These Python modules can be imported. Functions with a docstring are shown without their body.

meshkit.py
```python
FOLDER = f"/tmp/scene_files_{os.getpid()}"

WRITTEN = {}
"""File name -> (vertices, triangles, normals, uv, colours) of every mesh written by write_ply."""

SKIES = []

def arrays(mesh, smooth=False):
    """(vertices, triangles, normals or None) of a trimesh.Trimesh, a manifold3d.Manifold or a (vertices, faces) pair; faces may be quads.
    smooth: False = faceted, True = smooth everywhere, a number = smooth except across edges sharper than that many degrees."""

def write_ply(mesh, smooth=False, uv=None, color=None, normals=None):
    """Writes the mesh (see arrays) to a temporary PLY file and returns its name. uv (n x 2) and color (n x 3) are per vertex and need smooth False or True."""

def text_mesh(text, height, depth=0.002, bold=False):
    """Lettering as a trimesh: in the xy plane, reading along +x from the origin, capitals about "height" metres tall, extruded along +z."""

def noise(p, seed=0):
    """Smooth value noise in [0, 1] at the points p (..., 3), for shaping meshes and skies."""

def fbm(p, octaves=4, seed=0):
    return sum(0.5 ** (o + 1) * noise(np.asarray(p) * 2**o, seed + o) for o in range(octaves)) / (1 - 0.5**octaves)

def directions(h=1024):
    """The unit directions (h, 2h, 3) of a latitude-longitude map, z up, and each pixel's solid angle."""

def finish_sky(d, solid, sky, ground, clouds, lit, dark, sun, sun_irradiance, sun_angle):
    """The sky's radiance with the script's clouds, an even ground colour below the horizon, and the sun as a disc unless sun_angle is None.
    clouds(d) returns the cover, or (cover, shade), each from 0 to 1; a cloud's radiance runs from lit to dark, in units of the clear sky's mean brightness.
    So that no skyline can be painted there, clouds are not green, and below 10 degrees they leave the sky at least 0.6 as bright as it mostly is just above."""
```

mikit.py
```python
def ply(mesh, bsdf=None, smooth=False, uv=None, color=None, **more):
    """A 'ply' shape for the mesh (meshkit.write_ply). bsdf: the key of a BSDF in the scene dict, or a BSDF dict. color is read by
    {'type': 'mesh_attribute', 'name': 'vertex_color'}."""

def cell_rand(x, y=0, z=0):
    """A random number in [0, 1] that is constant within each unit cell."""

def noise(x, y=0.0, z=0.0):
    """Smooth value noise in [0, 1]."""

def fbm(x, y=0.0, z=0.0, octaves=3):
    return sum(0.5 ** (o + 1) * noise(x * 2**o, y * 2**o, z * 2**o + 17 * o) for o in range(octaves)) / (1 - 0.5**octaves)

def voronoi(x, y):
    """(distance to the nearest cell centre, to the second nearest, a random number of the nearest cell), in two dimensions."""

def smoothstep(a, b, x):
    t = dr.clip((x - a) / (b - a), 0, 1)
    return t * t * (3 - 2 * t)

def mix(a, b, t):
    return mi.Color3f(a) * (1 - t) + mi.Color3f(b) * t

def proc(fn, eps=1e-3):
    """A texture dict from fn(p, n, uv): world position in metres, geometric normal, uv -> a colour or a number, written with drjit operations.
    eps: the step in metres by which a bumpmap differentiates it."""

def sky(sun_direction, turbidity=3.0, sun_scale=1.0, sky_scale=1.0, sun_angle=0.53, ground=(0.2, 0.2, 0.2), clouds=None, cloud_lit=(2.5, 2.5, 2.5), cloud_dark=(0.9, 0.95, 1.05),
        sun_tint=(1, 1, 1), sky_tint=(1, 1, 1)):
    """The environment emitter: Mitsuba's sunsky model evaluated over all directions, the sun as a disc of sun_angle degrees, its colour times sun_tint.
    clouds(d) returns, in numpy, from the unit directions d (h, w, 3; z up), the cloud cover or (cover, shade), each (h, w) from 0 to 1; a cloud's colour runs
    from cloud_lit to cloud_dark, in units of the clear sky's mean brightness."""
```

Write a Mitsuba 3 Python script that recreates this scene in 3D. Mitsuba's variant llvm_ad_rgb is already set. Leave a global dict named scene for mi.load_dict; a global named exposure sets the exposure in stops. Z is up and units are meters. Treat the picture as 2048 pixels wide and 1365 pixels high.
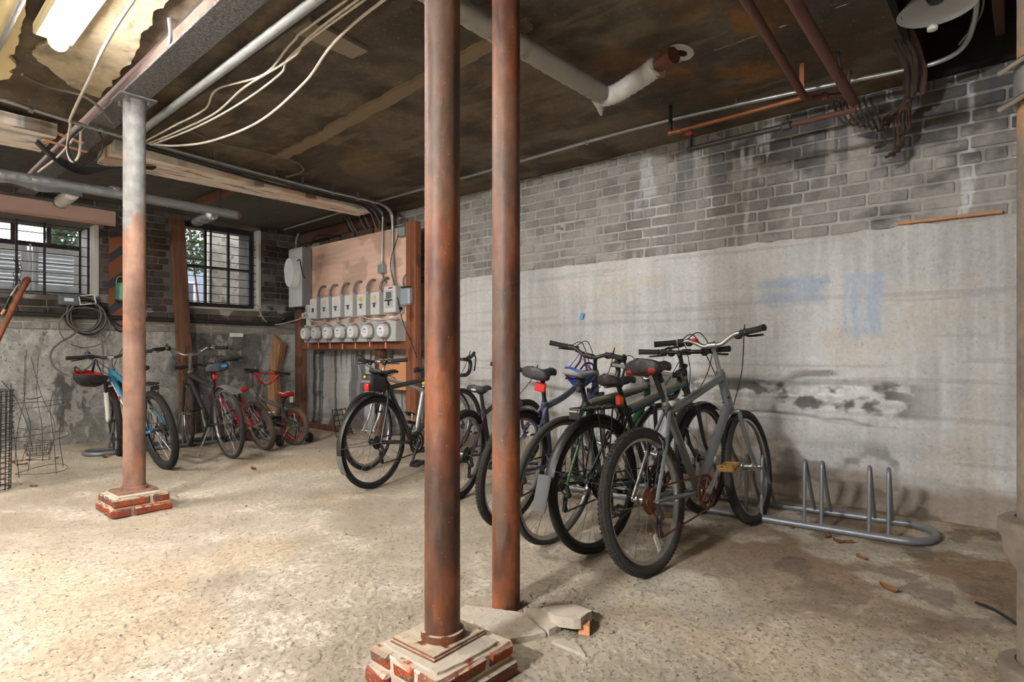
import math, random
import numpy as np, trimesh, drjit as dr, mitsuba as mi, mikit, meshkit
from mikit import noise, fbm, voronoi, cell_rand, smoothstep, mix
from shapely.geometry import Polygon, box as sbox

random.seed(7)
rng = np.random.default_rng(7)
scene = {'type': 'scene'}
labels = {}
S4 = mi.ScalarTransform4f

# ------------------------------------------------------------------ camera, sky, lamps, exposure
exposure = 3.2
YAW = math.radians(41.4456)
scene['camera'] = {'type': 'perspective', 'fov': math.degrees(2 * math.atan(1024 / 1170.0)), 'fov_axis': 'x',
                   'principal_point_offset_y': -18.5 / 1365, 'near_clip': 0.05, 'far_clip': 200.0,
                   'to_world': S4().look_at(origin=[0, 0, 1.03], target=[math.cos(YAW), math.sin(YAW), 1.03], up=[0, 0, 1])}


def cloud_cover(d):
    n = meshkit.fbm(d * np.array([3.0, 3.0, 6.0]) + 4.0, 4, 3)
    return np.clip(0.86 + (n - 0.5) * 0.8, 0, 1), np.clip(0.15 + (n - 0.45) * 1.5, 0, 1)


SKY = 1.7
scene['sky'] = mikit.sky([0.25, -0.55, 0.8], turbidity=4.0, sun_scale=0.0, sky_scale=SKY, ground=(0.3, 0.3, 0.28), clouds=cloud_cover)
TUBE_POWER = (19.0, 18.0, 16.8)        # visible fluorescent tube, scaled up for the added unseen batten, radiance
LED_POWER = (296.0, 295.0, 292.0)     # short bright LED batten left of the frame


# ------------------------------------------------------------------ helpers
def lin(r, g, b):
    c = np.array([r, g, b], float) / 255
    c = np.where(c <= 0.04045, c / 12.92, ((c + 0.055) / 1.055) ** 2.4)
    return [float(v) for v in c]


def col(r, g, b):
    return mi.Color3f(*lin(r, g, b))


def rgb(r, g, b):
    return {'type': 'rgb', 'value': lin(r, g, b)}


def mat(name, color, rough=0.7, metallic=0.0, bump=None, bscale=0.002, beps=2e-3, two=True, spec=0.5, clear=0.0):
    c = mikit.proc(color) if callable(color) else rgb(*color)
    b = {'type': 'principled', 'base_color': c, 'roughness': float(rough), 'metallic': float(metallic), 'specular': float(spec)}
    if clear:
        b['clearcoat'] = float(clear)
        b['clearcoat_gloss'] = 0.8
    if bump is not None:
        b = {'type': 'bumpmap', 'arbitrary': mikit.proc(bump, eps=beps), 'scale': float(bscale), 'bsdf': b}
    scene[name] = {'type': 'twosided', 'bsdf': b} if two else b
    return name


class Keys:
    taken = {}


def key(base):
    n = Keys.taken.get(base, -1) + 1
    Keys.taken[base] = n
    return base if n == 0 else f'{base}_{n:03d}'


def thing(base, label=None, category=None, group=None, kind=None):
    k = key(base)
    labels[k] = {}
    if label:
        labels[k]['label'] = label
    if category:
        labels[k]['category'] = category
    if group:
        labels[k]['group'] = group
    if kind:
        labels[k]['kind'] = kind
    return k


def put(k, mesh, bsdf, T=None, smooth=False, **more):
    if isinstance(mesh, (list, tuple)) and len(mesh) and isinstance(mesh[0], (list, tuple)):
        mesh = cat(mesh)
    if T is not None:
        more['to_world'] = S4(np.asarray(T, float).tolist()) if not isinstance(T, mi.ScalarTransform4f) else T
    scene[k] = mikit.ply(mesh, bsdf, smooth=smooth, **more)
    return k


def part(parent, name, mesh, bsdf, T=None, smooth=False, label=None, kind=None, **more):
    k = put(key(parent + '__' + name), mesh, bsdf, T, smooth, **more)
    if label or kind:
        labels[k] = {}
        if label:
            labels[k]['label'] = label
        if kind:
            labels[k]['kind'] = kind
    return k


def struct(base, mesh, bsdf, label, smooth=False):
    k = thing(base, label, None, kind='structure')
    return put(k, mesh, bsdf, None, smooth)


def cat(ms):
    V, F, o = [], [], 0
    for m in ms:
        v, f = (np.asarray(m.vertices), np.asarray(m.faces)) if isinstance(m, trimesh.Trimesh) else m
        V.append(v)
        F.append(np.asarray(f) + o)
        o += len(v)
    return np.vstack(V), np.vstack(F)


def xf(m, M):
    v, f = (np.asarray(m.vertices), np.asarray(m.faces)) if isinstance(m, trimesh.Trimesh) else m
    M = np.asarray(M, float)
    return v @ M[:3, :3].T + M[:3, 3], f


def TR(x=0, y=0, z=0):
    M = np.eye(4)
    M[:3, 3] = x, y, z
    return M


def ROT(axis, ang, about=(0, 0, 0)):
    a = np.asarray(axis, float)
    a = a / np.linalg.norm(a)
    K = np.array([[0, -a[2], a[1]], [a[2], 0, -a[0]], [-a[1], a[0], 0]])
    R = np.eye(3) + math.sin(ang) * K + (1 - math.cos(ang)) * K @ K
    M = np.eye(4)
    M[:3, :3] = R
    c = np.asarray(about, float)
    M[:3, 3] = c - R @ c
    return M


def quads(q):
    q = np.asarray(q)
    return np.vstack([q[:, [0, 1, 2]], q[:, [0, 2, 3]]])


BOXV = np.array([[x, y, z] for x in (-.5, .5) for y in (-.5, .5) for z in (-.5, .5)])
BOXF = quads([[0, 1, 3, 2], [4, 6, 7, 5], [0, 4, 5, 1], [2, 3, 7, 6], [0, 2, 6, 4], [1, 5, 7, 3]])


def box(c, s, bevel=0.0):
    c, s = np.asarray(c, float), np.asarray(s, float)
    if not bevel:
        return BOXV * s + c, BOXF
    import manifold3d
    h = s / 2
    b = min(bevel, h.min() * 0.95)
    P = []
    for sx in (-1, 1):
        for sy in (-1, 1):
            for sz in (-1, 1):
                e = np.array([sx, sy, sz])
                for k in range(3):
                    q = h - b
                    q = q.copy()
                    q[k] = h[k]
                    P.append(e * q)
    m = manifold3d.Manifold.hull_points(np.array(P)).to_mesh()
    return np.asarray(m.vert_properties[:, :3], float) + c, np.asarray(m.tri_verts, int)


def boxb(x0, x1, y0, y1, z0, z1, bevel=0.0):
    return box(((x0 + x1) / 2, (y0 + y1) / 2, (z0 + z1) / 2), (x1 - x0, y1 - y0, z1 - z0), bevel)


def spline(P, n=8, closed=False):
    P = np.asarray(P, float)
    if len(P) < 3:
        return P
    Q = np.vstack([P[-1], P, P[0], P[1]]) if closed else np.vstack([2 * P[0] - P[1], P, 2 * P[-1] - P[-2]])
    out = []
    for i in range(len(Q) - 3):
        a, b, c_, d = Q[i:i + 4]
        t = np.linspace(0, 1, n, endpoint=False)[:, None]
        out.append(0.5 * ((2 * b) + (-a + c_) * t + (2 * a - 5 * b + 4 * c_ - d) * t ** 2 + (-a + 3 * b - 3 * c_ + d) * t ** 3))
    out = np.vstack(out)
    return out if closed else np.vstack([out, P[-1]])


def tube(P, r, sides=8, closed=False, sq=None, caps=True):
    """a swept round tube; r may vary along it; sq=(a, b): a rectangular section instead"""
    P = np.asarray(P, float)
    n = len(P)
    t = (np.roll(P, -1, 0) - np.roll(P, 1, 0)) if closed else np.gradient(P, axis=0)
    t = t / (np.linalg.norm(t, axis=1, keepdims=True) + 1e-12)
    a = np.cross(t[0], [0, 0, 1.0] if abs(t[0][2]) < 0.9 else [1.0, 0, 0])
    A = []
    for i in range(n):
        a = a - t[i] * (a @ t[i])
        a = a / (np.linalg.norm(a) + 1e-12)
        A.append(a)
    A = np.array(A)
    B = np.cross(t, A)
    if sq is not None:
        prof = np.array([[-1, -1], [1, -1], [1, 1], [-1, 1]]) * np.array(sq) / 2
        sides = 4
        V = P[:, None] + prof[None, :, 0, None] * A[:, None] + prof[None, :, 1, None] * B[:, None]
    else:
        g = np.arange(sides) * 2 * np.pi / sides
        R = np.broadcast_to(r, (n,))
        V = P[:, None] + R[:, None, None] * (np.cos(g)[None, :, None] * A[:, None] + np.sin(g)[None, :, None] * B[:, None])
    V = V.reshape(-1, 3)
    m = n if closed else n - 1
    i, j = np.meshgrid(np.arange(m), np.arange(sides), indexing='ij')
    i2 = (i + 1) % n
    q = np.stack([i * sides + j, i * sides + (j + 1) % sides, i2 * sides + (j + 1) % sides, i2 * sides + j], -1).reshape(-1, 4)
    F = quads(q)
    if not closed and caps:
        V = np.vstack([V, P[0], P[-1]])
        k = np.arange(sides)
        e = (n - 1) * sides
        F = np.vstack([F, np.stack([np.full(sides, n * sides), (k + 1) % sides, k], -1), np.stack([np.full(sides, n * sides + 1), e + k, e + (k + 1) % sides], -1)])
    return V, F


def rod(p0, p1, r0, r1=None, sides=10):
    r1 = r0 if r1 is None else r1
    return tube([p0, p1], np.array([r0, r1]), sides)


def lathe(prof, sides=24, axis='z', closed=False):
    """prof: (radius, height) pairs turned about an axis"""
    prof = np.asarray(prof, float)
    g = np.arange(sides) * 2 * np.pi / sides
    V = np.stack([prof[:, None, 0] * np.cos(g), prof[:, None, 0] * np.sin(g), np.broadcast_to(prof[:, None, 1], (len(prof), sides))], -1).reshape(-1, 3)
    n = len(prof)
    m = n if closed else n - 1
    i, j = np.meshgrid(np.arange(m), np.arange(sides), indexing='ij')
    i2 = (i + 1) % n
    F = quads(np.stack([i * sides + j, i * sides + (j + 1) % sides, i2 * sides + (j + 1) % sides, i2 * sides + j], -1).reshape(-1, 4))
    if axis == 'y':
        V = V[:, [1, 2, 0]]
    if axis == 'x':
        V = V[:, [2, 0, 1]]
    return V, F


def extrude(poly, h, plane='xy', at=0.0):
    """a polygon (points or shapely) with thickness h; plane 'xz': outline in x,z and thickness along +y; 'yz': along +x"""
    if not hasattr(poly, 'exterior'):
        poly = Polygon(poly)
    m = trimesh.creation.extrude_polygon(poly, h, engine='earcut')
    v, f = np.array(m.vertices), np.array(m.faces)
    if plane == 'xz':
        v = np.stack([v[:, 0], v[:, 2] + at, v[:, 1]], -1)
        f = f[:, ::-1]
    elif plane == 'yz':
        v = np.stack([v[:, 2] + at, v[:, 0], v[:, 1]], -1)
    else:
        v = v + [0, 0, at]
    return v, f


def grid(u, v, fn):
    """fn(U, V) -> points; a sheet over the sorted arrays u, v"""
    U, V = np.meshgrid(u, v, indexing='ij')
    P = np.asarray(fn(U, V)).reshape(-1, 3)
    n, m = U.shape
    i, j = np.meshgrid(np.arange(n - 1), np.arange(m - 1), indexing='ij')
    return P, quads(np.stack([i * m + j, (i + 1) * m + j, (i + 1) * m + j + 1, i * m + j + 1], -1).reshape(-1, 4))


def nz(P, s=1.0, octaves=3, seed=0):
    return meshkit.fbm(np.asarray(P, float) * s, octaves, seed) - 0.5


def ragged(P, step=0.03, amp=0.02, seed=0, s=14.0):
    """a closed outline with ragged edges"""
    P = np.asarray(P, float)
    out = []
    for a, b in zip(P, np.roll(P, -1, 0)):
        n = max(2, int(np.linalg.norm(b - a) / step))
        for t in np.linspace(0, 1, n, endpoint=False):
            out.append(a + (b - a) * t)
    out = np.array(out)
    q = np.c_[out, np.zeros(len(out))] * s
    out = out + amp * 2 * np.stack([meshkit.fbm(q, 3, seed) - .5, meshkit.fbm(q, 3, seed + 50) - .5], -1)
    return Polygon(out).buffer(0)
# ------------------------------------------------------------------ materials of the setting


def ss(a, b, x):
    return smoothstep(a, b, x)


def floor_color(p, n, uv):
    x, y = p.x, p.y
    big = fbm(x * 0.9, y * 0.9, 3.0, 4)
    mid = fbm(x * 4.5, y * 4.5, 9.0, 4)
    fine = fbm(x * 46, y * 46, 5.0, 3)
    c = mix(col(142, 132, 117), col(172, 162, 147), ss(0.3, 0.7, big * 0.6 + mid * 0.4))
    c = mix(c, col(186, 178, 165), ss(0.55, 0.75, mid) * ss(0.40, 0.65, fine) * 0.6)        # pale wear
    c = mix(c, col(172, 152, 124), ss(0.56, 0.7, fbm(x * 1.7 + 8, y * 1.7, 1.0, 4)) * 0.4)  # tan stains
    q = fbm(x * 2.6, y * 2.6 + 3, 21.0, 5)
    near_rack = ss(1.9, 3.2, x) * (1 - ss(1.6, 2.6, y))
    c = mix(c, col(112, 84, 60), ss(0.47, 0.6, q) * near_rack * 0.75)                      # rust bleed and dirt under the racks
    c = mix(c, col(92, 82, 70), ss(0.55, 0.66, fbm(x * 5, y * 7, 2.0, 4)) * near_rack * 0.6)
    c = mix(c, col(122, 112, 98), ss(0.60, 0.74, fbm(x * 70, y * 70, 8.0, 3)) * 0.5)          # specks
    c = mix(c, col(84, 76, 66), ss(0.74, 0.78, fbm(x * 120, y * 120, 31.0, 2)) * 0.7)
    return c * (0.86 + 0.28 * fine)


def floor_bump(p, n, uv):
    return fbm(p.x * 60, p.y * 60, 0.0, 3) + 0.6 * ss(0.62, 0.74, fbm(p.x * 34, p.y * 34, 7.0, 2))


mat('m_floor', floor_color, 0.85, bump=floor_bump, bscale=0.006, spec=0.25)


def conc_right_color(p, n, uv):
    y, z = p.y, p.z
    big = fbm(y * 1.1, z * 1.1, 4.0, 4)
    streak = fbm(y * 26, z * 1.3, 2.0, 4)
    line = fbm(y * 1.0, z * 26, 6.0, 3)
    fine = fbm(y * 60, z * 60, 5.0, 3)
    c = mix(col(164, 164, 163), col(199, 199, 198), ss(0.25, 0.75, big * 0.8 + streak * 0.2))
    c = mix(c, col(200, 199, 196), ss(0.5, 0.8, streak) * 0.18)
    c = mix(c, col(188, 172, 152), ss(0.60, 0.76, fbm(y * 2.2, z * 3.1, 14.0, 4)) * 0.3)     # tan stains
    c = mix(c, col(126, 124, 120), ss(0.62, 0.76, line) * 0.25)
    # pale blue rubbed paint between the bikes and the brick
    b1 = ss(1.04, 1.10, y + 0.10 * noise(z * 9, y * 3)) * (1 - ss(1.40, 1.56, y)) * ss(1.34, 1.40, z + 0.05 * noise(y * 14, z * 5)) * (1 - ss(1.52, 1.57, z))
    b2 = ss(0.70, 0.74, y + 0.03 * noise(z * 9, y * 3)) * (1 - ss(0.90, 0.95, y)) * ss(1.12, 1.2, z + 0.08 * noise(y * 22, z * 3)) * (1 - ss(1.52, 1.55, z))
    c = mix(c, col(150, 164, 184), b1 * (0.35 + 0.4 * ss(0.4, 0.6, fbm(y * 5, z * 22, 3.0, 3))))
    c = mix(c, col(164, 176, 192), b2 * (0.4 + 0.5 * ss(0.35, 0.6, fbm(y * 30, z * 3, 8.0, 3))))
    # darker patches in the spalled band, dirt near the floor
    sp = ss(0.60, 0.68, z + 0.10 * noise(y * 5, z * 3)) * (1 - ss(0.78, 0.86, z)) * (1 - ss(2.3, 2.9, y)) * ss(0.35, 0.7, y)
    c = mix(c, col(62, 60, 56), sp * ss(0.48, 0.6, fbm(y * 6, z * 9, 11.0, 4)) * 0.8)
    low = 1 - ss(0.10, 0.26, z + 0.22 * (fbm(y * 3, z * 6, 19.0, 4) - 0.5))
    c = mix(c, col(124, 104, 82), low * 0.7)
    c = mix(c, col(70, 64, 58), ss(0.58, 0.68, fbm(y * 4, z * 5, 33.0, 4)) * (1 - ss(0.3, 0.5, z)) * 0.5)
    c = mix(c, col(108, 106, 102), ss(0.76, 0.84, fbm(y * 110, z * 110, 17.0, 2)) * 0.45)
    bs = ss(5.05, 5.2, y) * (1 - ss(1.0, 1.06, z))
    c = mix(c, col(86, 88, 92), bs * ss(0.50, 0.60, fbm(y * 11, z * 0.5, 29.0, 3)) * 0.8)   # dark run marks below the meter board
    c = mix(c, col(186, 186, 182), bs * ss(0.54, 0.62, fbm(y * 9, z * 0.6, 30.0, 3)) * 0.7)
    return c * (0.88 + 0.24 * fine)


def wall_bump(p, n, uv):
    return fbm((p.x + p.y) * 55, p.z * 55, 0.0, 3) + 0.5 * fbm((p.x + p.y) * 9, p.z * 30, 3.0, 3)


mat('m_concrete_right', conc_right_color, 0.9, bump=wall_bump, bscale=0.005, spec=0.2)


def soot_right(y, z):
    """soot on the brick high at the right end, with ragged edges: 0..1"""
    e = fbm(y * 2.2, z * 3.2, 40.0, 5)
    m = ss(0.47, 0.62, e + 0.30 * (1.25 - y) + 0.72 * (z - 2.46))
    drip = ss(0.56, 0.66, fbm(y * 13, z * 0.8, 41.0, 4)) * ss(0.35, 0.6, fbm(y * 3, z * 2, 43.0, 3)) * (1 - ss(1.9, 2.5, y))
    return m, drip


def brick_right_color(p, n, uv):
    y, z = p.y, p.z
    r = cell_rand(dr.floor((y + 3.2) / 0.117), dr.floor((z - 1.8) / 0.0822))
    fine = fbm(y * 50, z * 50, 5.0, 3)
    c = mix(col(130, 128, 125), col(152, 150, 147), r)
    c = mix(c, col(162, 159, 154), ss(0.5, 0.68, fbm(y * 3, z * 3, 7.0, 4)) * 0.6)
    c = mix(c, col(96, 94, 92), ss(0.55, 0.70, fbm(y * 4, z * 5, 13.0, 4)) * 0.5)
    s, d = soot_right(y, z)
    c = mix(c, col(44, 44, 45), s * 0.75)
    c = mix(c, col(72, 74, 78), d * 0.6)
    w = ss(0.60, 0.68, fbm(y * 7, z * 1.4, 51.0, 4)) * ss(0.40, 0.55, fbm(y * 2, z * 2, 52.0, 3)) * (1 - ss(2.2, 3.0, y))
    c = mix(c, col(192, 194, 196), w * 0.75)                                                # efflorescence streaks
    return c * (0.84 + 0.3 * fine)


def mortar_right_color(p, n, uv):
    y, z = p.y, p.z
    c = mix(col(148, 146, 142), col(174, 172, 168), fbm(y * 12, z * 12, 2.0, 3))
    s, d = soot_right(y, z)
    c = mix(c, col(78, 78, 79), s * 0.6)
    c = mix(c, col(96, 98, 102), d * 0.5)
    w = ss(0.56, 0.66, fbm(y * 7, z * 1.4, 51.0, 4)) * (1 - ss(2.2, 3.0, y))
    return mix(c, col(200, 201, 203), w * 0.7)


mat('m_brick_right', brick_right_color, 0.9, bump=wall_bump, bscale=0.004, spec=0.2)
mat('m_mortar_right', mortar_right_color, 0.95, bump=wall_bump, bscale=0.006, spec=0.2)


def conc_back_color(p, n, uv):
    x, z = p.x, p.z
    big = fbm(x * 1.4, z * 1.4, 4.0, 4)
    fine = fbm(x * 50, z * 50, 5.0, 3)
    c = mix(col(150, 149, 145), col(186, 185, 180), ss(0.3, 0.7, big))
    q = fbm(x * 2.2, z * 2.2, 61.0, 5)
    dark = ss(2.50, 2.78, x + 0.9 * (q - 0.5)) * (1 - ss(3.70, 4.0, x + 0.5 * (q - 0.5)))
    c = mix(c, mix(col(62, 61, 59), col(98, 97, 93), ss(0.35, 0.7, fbm(x * 8, z * 8, 62.0, 4))), dark * 0.9)   # mould over the corner bay
    c = mix(c, col(112, 111, 107), ss(0.44, 0.62, q) * (1 - ss(0.55, 0.95, z + 0.5 * (q - 0.5))) * 0.75)
    blot = 1 - ss(0.10, 0.30, dr.sqrt(dr.square(x - 1.62) + dr.square((z - 0.52) * 0.9)) + 0.45 * (fbm(x * 6, z * 6, 64.0, 4) - 0.5))
    c = mix(c, col(66, 66, 63), blot * 0.85)
    c = mix(c, col(118, 116, 111), ss(0.52, 0.66, fbm(x * 11, z * 11, 63.0, 4)) * 0.45)
    c = mix(c, col(200, 198, 193), ss(0.56, 0.70, fbm(x * 16, z * 7, 71.0, 4)) * 0.4)
    c = mix(c, col(70, 68, 65), ss(0.70, 0.78, fbm(x * 80, z * 80, 17.0, 2)) * 0.6)
    return c * (0.84 + 0.3 * fine)


def brick_back_color(p, n, uv):
    x, z = p.x, p.z
    r = cell_rand(dr.floor((x + 3.2) / 0.117), dr.floor((z - 1.247) / 0.0822))
    fine = fbm(x * 50, z * 50, 5.0, 3)
    c = mix(col(58, 54, 51), col(86, 80, 76), r)
    c = mix(c, col(104, 82, 66), ss(0.56, 0.66, fbm(x * 3, z * 5, 13.0, 4)) * 0.4)
    c = mix(c, col(150, 146, 140), ss(0.58, 0.68, fbm(x * 4, z * 6, 73.0, 4)) * (1 - ss(1.55, 1.75, z)) * 0.8)
    c = mix(c, mix(col(118, 116, 110), col(164, 161, 154), fbm(x * 6, z * 6, 74.0, 4)), (1 - ss(1.405, 1.415, z)) * ss(0.30, 0.46, fbm(x * 2.4, z * 3, 75.0, 4)))   # old whitewash on the two lowest courses
    return c * (0.8 + 0.36 * fine)


def mortar_back_color(p, n, uv):
    x, z = p.x, p.z
    c = mix(col(84, 80, 76), col(118, 113, 107), fbm(x * 9, z * 9, 2.0, 4))
    c = mix(c, col(160, 157, 150), (1 - ss(1.405, 1.415, z)) * 0.7)
    return mix(c, col(176, 172, 165), ss(0.50, 0.6, fbm(x * 4, z * 6, 73.0, 4)) * (1 - ss(1.55, 1.75, z)) * 0.8)


mat('m_concrete_back', conc_back_color, 0.9, bump=wall_bump, bscale=0.006, spec=0.2)
mat('m_brick_back', brick_back_color, 0.9, bump=wall_bump, bscale=0.005, spec=0.2)
mat('m_mortar_back', mortar_back_color, 0.95, spec=0.2)


def ceiling_color(p, n, uv):
    x, y = p.x, p.y
    fine = fbm(x * 40, y * 40, 5.0, 3)
    mid = fbm(x * 3.4, y * 3.4, 15.0, 5)
    c = mix(col(68, 60, 51), col(96, 87, 75), ss(0.3, 0.7, mid))
    c = mix(c, col(112, 100, 82), ss(0.54, 0.68, fbm(x * 9, y * 2.4, 25.0, 4)) * 0.55)       # scraped strokes
    c = mix(c, col(96, 74, 44), ss(0.50, 0.68, fbm(x * 1.6 + 3, y * 1.6, 35.0, 5)) * 0.4)     # ochre water stains
    o = ss(2.5, 2.9, x) * (1 - ss(3.6, 4.0, x)) * ss(0.55, 0.9, y) * (1 - ss(1.6, 2.2, y))
    c = mix(c, col(132, 88, 36), o * ss(0.40, 0.62, fbm(x * 3.0, y * 4.0, 45.0, 5)) * 0.7)
    c = mix(c, col(50, 47, 44), ss(0.50, 0.66, fbm(x * 2.2, y * 2.2, 55.0, 5)) * 0.55)          # soot
    c = mix(c, col(78, 78, 77), ss(5.85, 5.95, y) * 0.8)                                      # bare grey bay beyond the soffit
    c = mix(c, col(140, 130, 114), ss(0.78, 0.84, fbm(x * 90, y * 90, 65.0, 2)) * 0.35)
    return c * (0.84 + 0.32 * fine)


def ceil_bump(p, n, uv):
    return fbm(p.x * 30, p.y * 30, 0.0, 4)


mat('m_ceiling', ceiling_color, 0.75, bump=ceil_bump, bscale=0.008, spec=0.35)


def plaster_color(p, n, uv):
    x, y = p.x, p.y
    c = mix(col(160, 146, 122), col(192, 178, 152), fbm(x * 7, y * 7, 2.0, 4))
    c = mix(c, col(96, 90, 80), ss(0.52, 0.66, fbm(x * 2.4, y * 2.4, 72.0, 5)) * 0.7)
    return c * (0.85 + 0.3 * fbm(x * 50, y * 50, 4.0, 3))


mat('m_plaster', plaster_color, 0.9, bump=lambda p, n, uv: fbm(p.x * 26, p.y * 26, 0.0, 4), bscale=0.02, spec=0.2)


def soffit_color(p, n, uv):
    x, y = p.x, p.y
    c = mix(col(216, 204, 192), col(228, 218, 208), fbm(x * 3, y * 12, 2.0, 4))
    c = mix(c, col(150, 158, 156), ss(0.54, 0.62, fbm(x * 3.4, y * 11, 82.0, 4)) * (1 - ss(1.6, 2.6, x)) * 0.8)
    c = mix(c, col(206, 160, 122), ss(0.56, 0.66, fbm(x * 2.0, y * 16, 84.0, 4)) * 0.6)
    return mix(c, col(92, 76, 62), ss(0.66, 0.72, fbm(x * 5, y * 26, 87.0, 3)) * 0.7)


mat('m_soffit', soffit_color, 0.85, spec=0.2)


def rust_column_color(p, n, uv):
    """old pipe columns: scabbed orange-brown rust, darker scale, rubbed grey paint left in patches"""
    x, y, z = p.x * 9, p.y * 9, p.z
    a = fbm(x * 1.2, y * 1.2, z * 3.4, 5)
    b = fbm(x * 4, y * 4, z * 24, 4)
    c = mix(col(70, 41, 28), col(126, 70, 40), ss(0.32, 0.68, a))
    c = mix(c, col(52, 36, 30), ss(0.50, 0.64, fbm(x, y + 5, z * 2.2, 5)) * 0.65)
    c = mix(c, col(104, 44, 30), ss(0.62, 0.70, fbm(x * 1.4 + 7, y, z * 4.2, 4)) * 0.5)
    c = mix(c, col(100, 85, 73), ss(0.46, 0.58, fbm(x * 1.2 + 3, y, z * 1.6 + 9, 5) + 0.13 * (ss(1.0, 1.7, z) - 0.5)) * 0.5)  # old paint, mostly gone low down
    c = mix(c, col(176, 164, 150), ss(0.84, 0.87, fbm(x * 18, y * 18, z * 170, 2)) * 0.6)          # chips
    dust = ss(0.6, 0.9, n.z) * ss(0.22, 0.42, fbm(p.x * 30, p.y * 30, 4.0, 4))
    c = mix(c, col(178, 164, 144), dust * 0.9)                                                    # cement dust lying on the plate
    return c * (0.78 + 0.44 * b)


mat('m_rust_column', rust_column_color, 0.55, bump=lambda p, n, uv: fbm(p.x * 40, p.y * 40, p.z * 40, 3), bscale=0.003, spec=0.5)


def rust_grey_color(p, n, uv):
    """the far column: grey primer high up with a ragged edge, pink-brown rust below"""
    x, y, z = p.x * 9, p.y * 9, p.z
    b = fbm(x * 3, y * 3, z * 22, 4)
    g = ss(0.47, 0.53, fbm(x, y, z * 3.0, 5) + 0.5 * (z - 2.02))
    c = mix(col(106, 80, 68), col(146, 114, 98), ss(0.3, 0.7, fbm(x, y, z * 2.4, 5)))
    c = mix(c, col(160, 104, 72), ss(0.56, 0.70, fbm(x + 4, y, z * 5, 4)) * 0.45)
    c = mix(c, mix(col(104, 104, 103), col(126, 126, 125), b), g)
    return c * (0.8 + 0.4 * b)


mat('m_rust_grey', rust_grey_color, 0.6, bump=lambda p, n, uv: fbm(p.x * 60, p.y * 60, p.z * 60, 3), bscale=0.004, spec=0.4)


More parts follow.
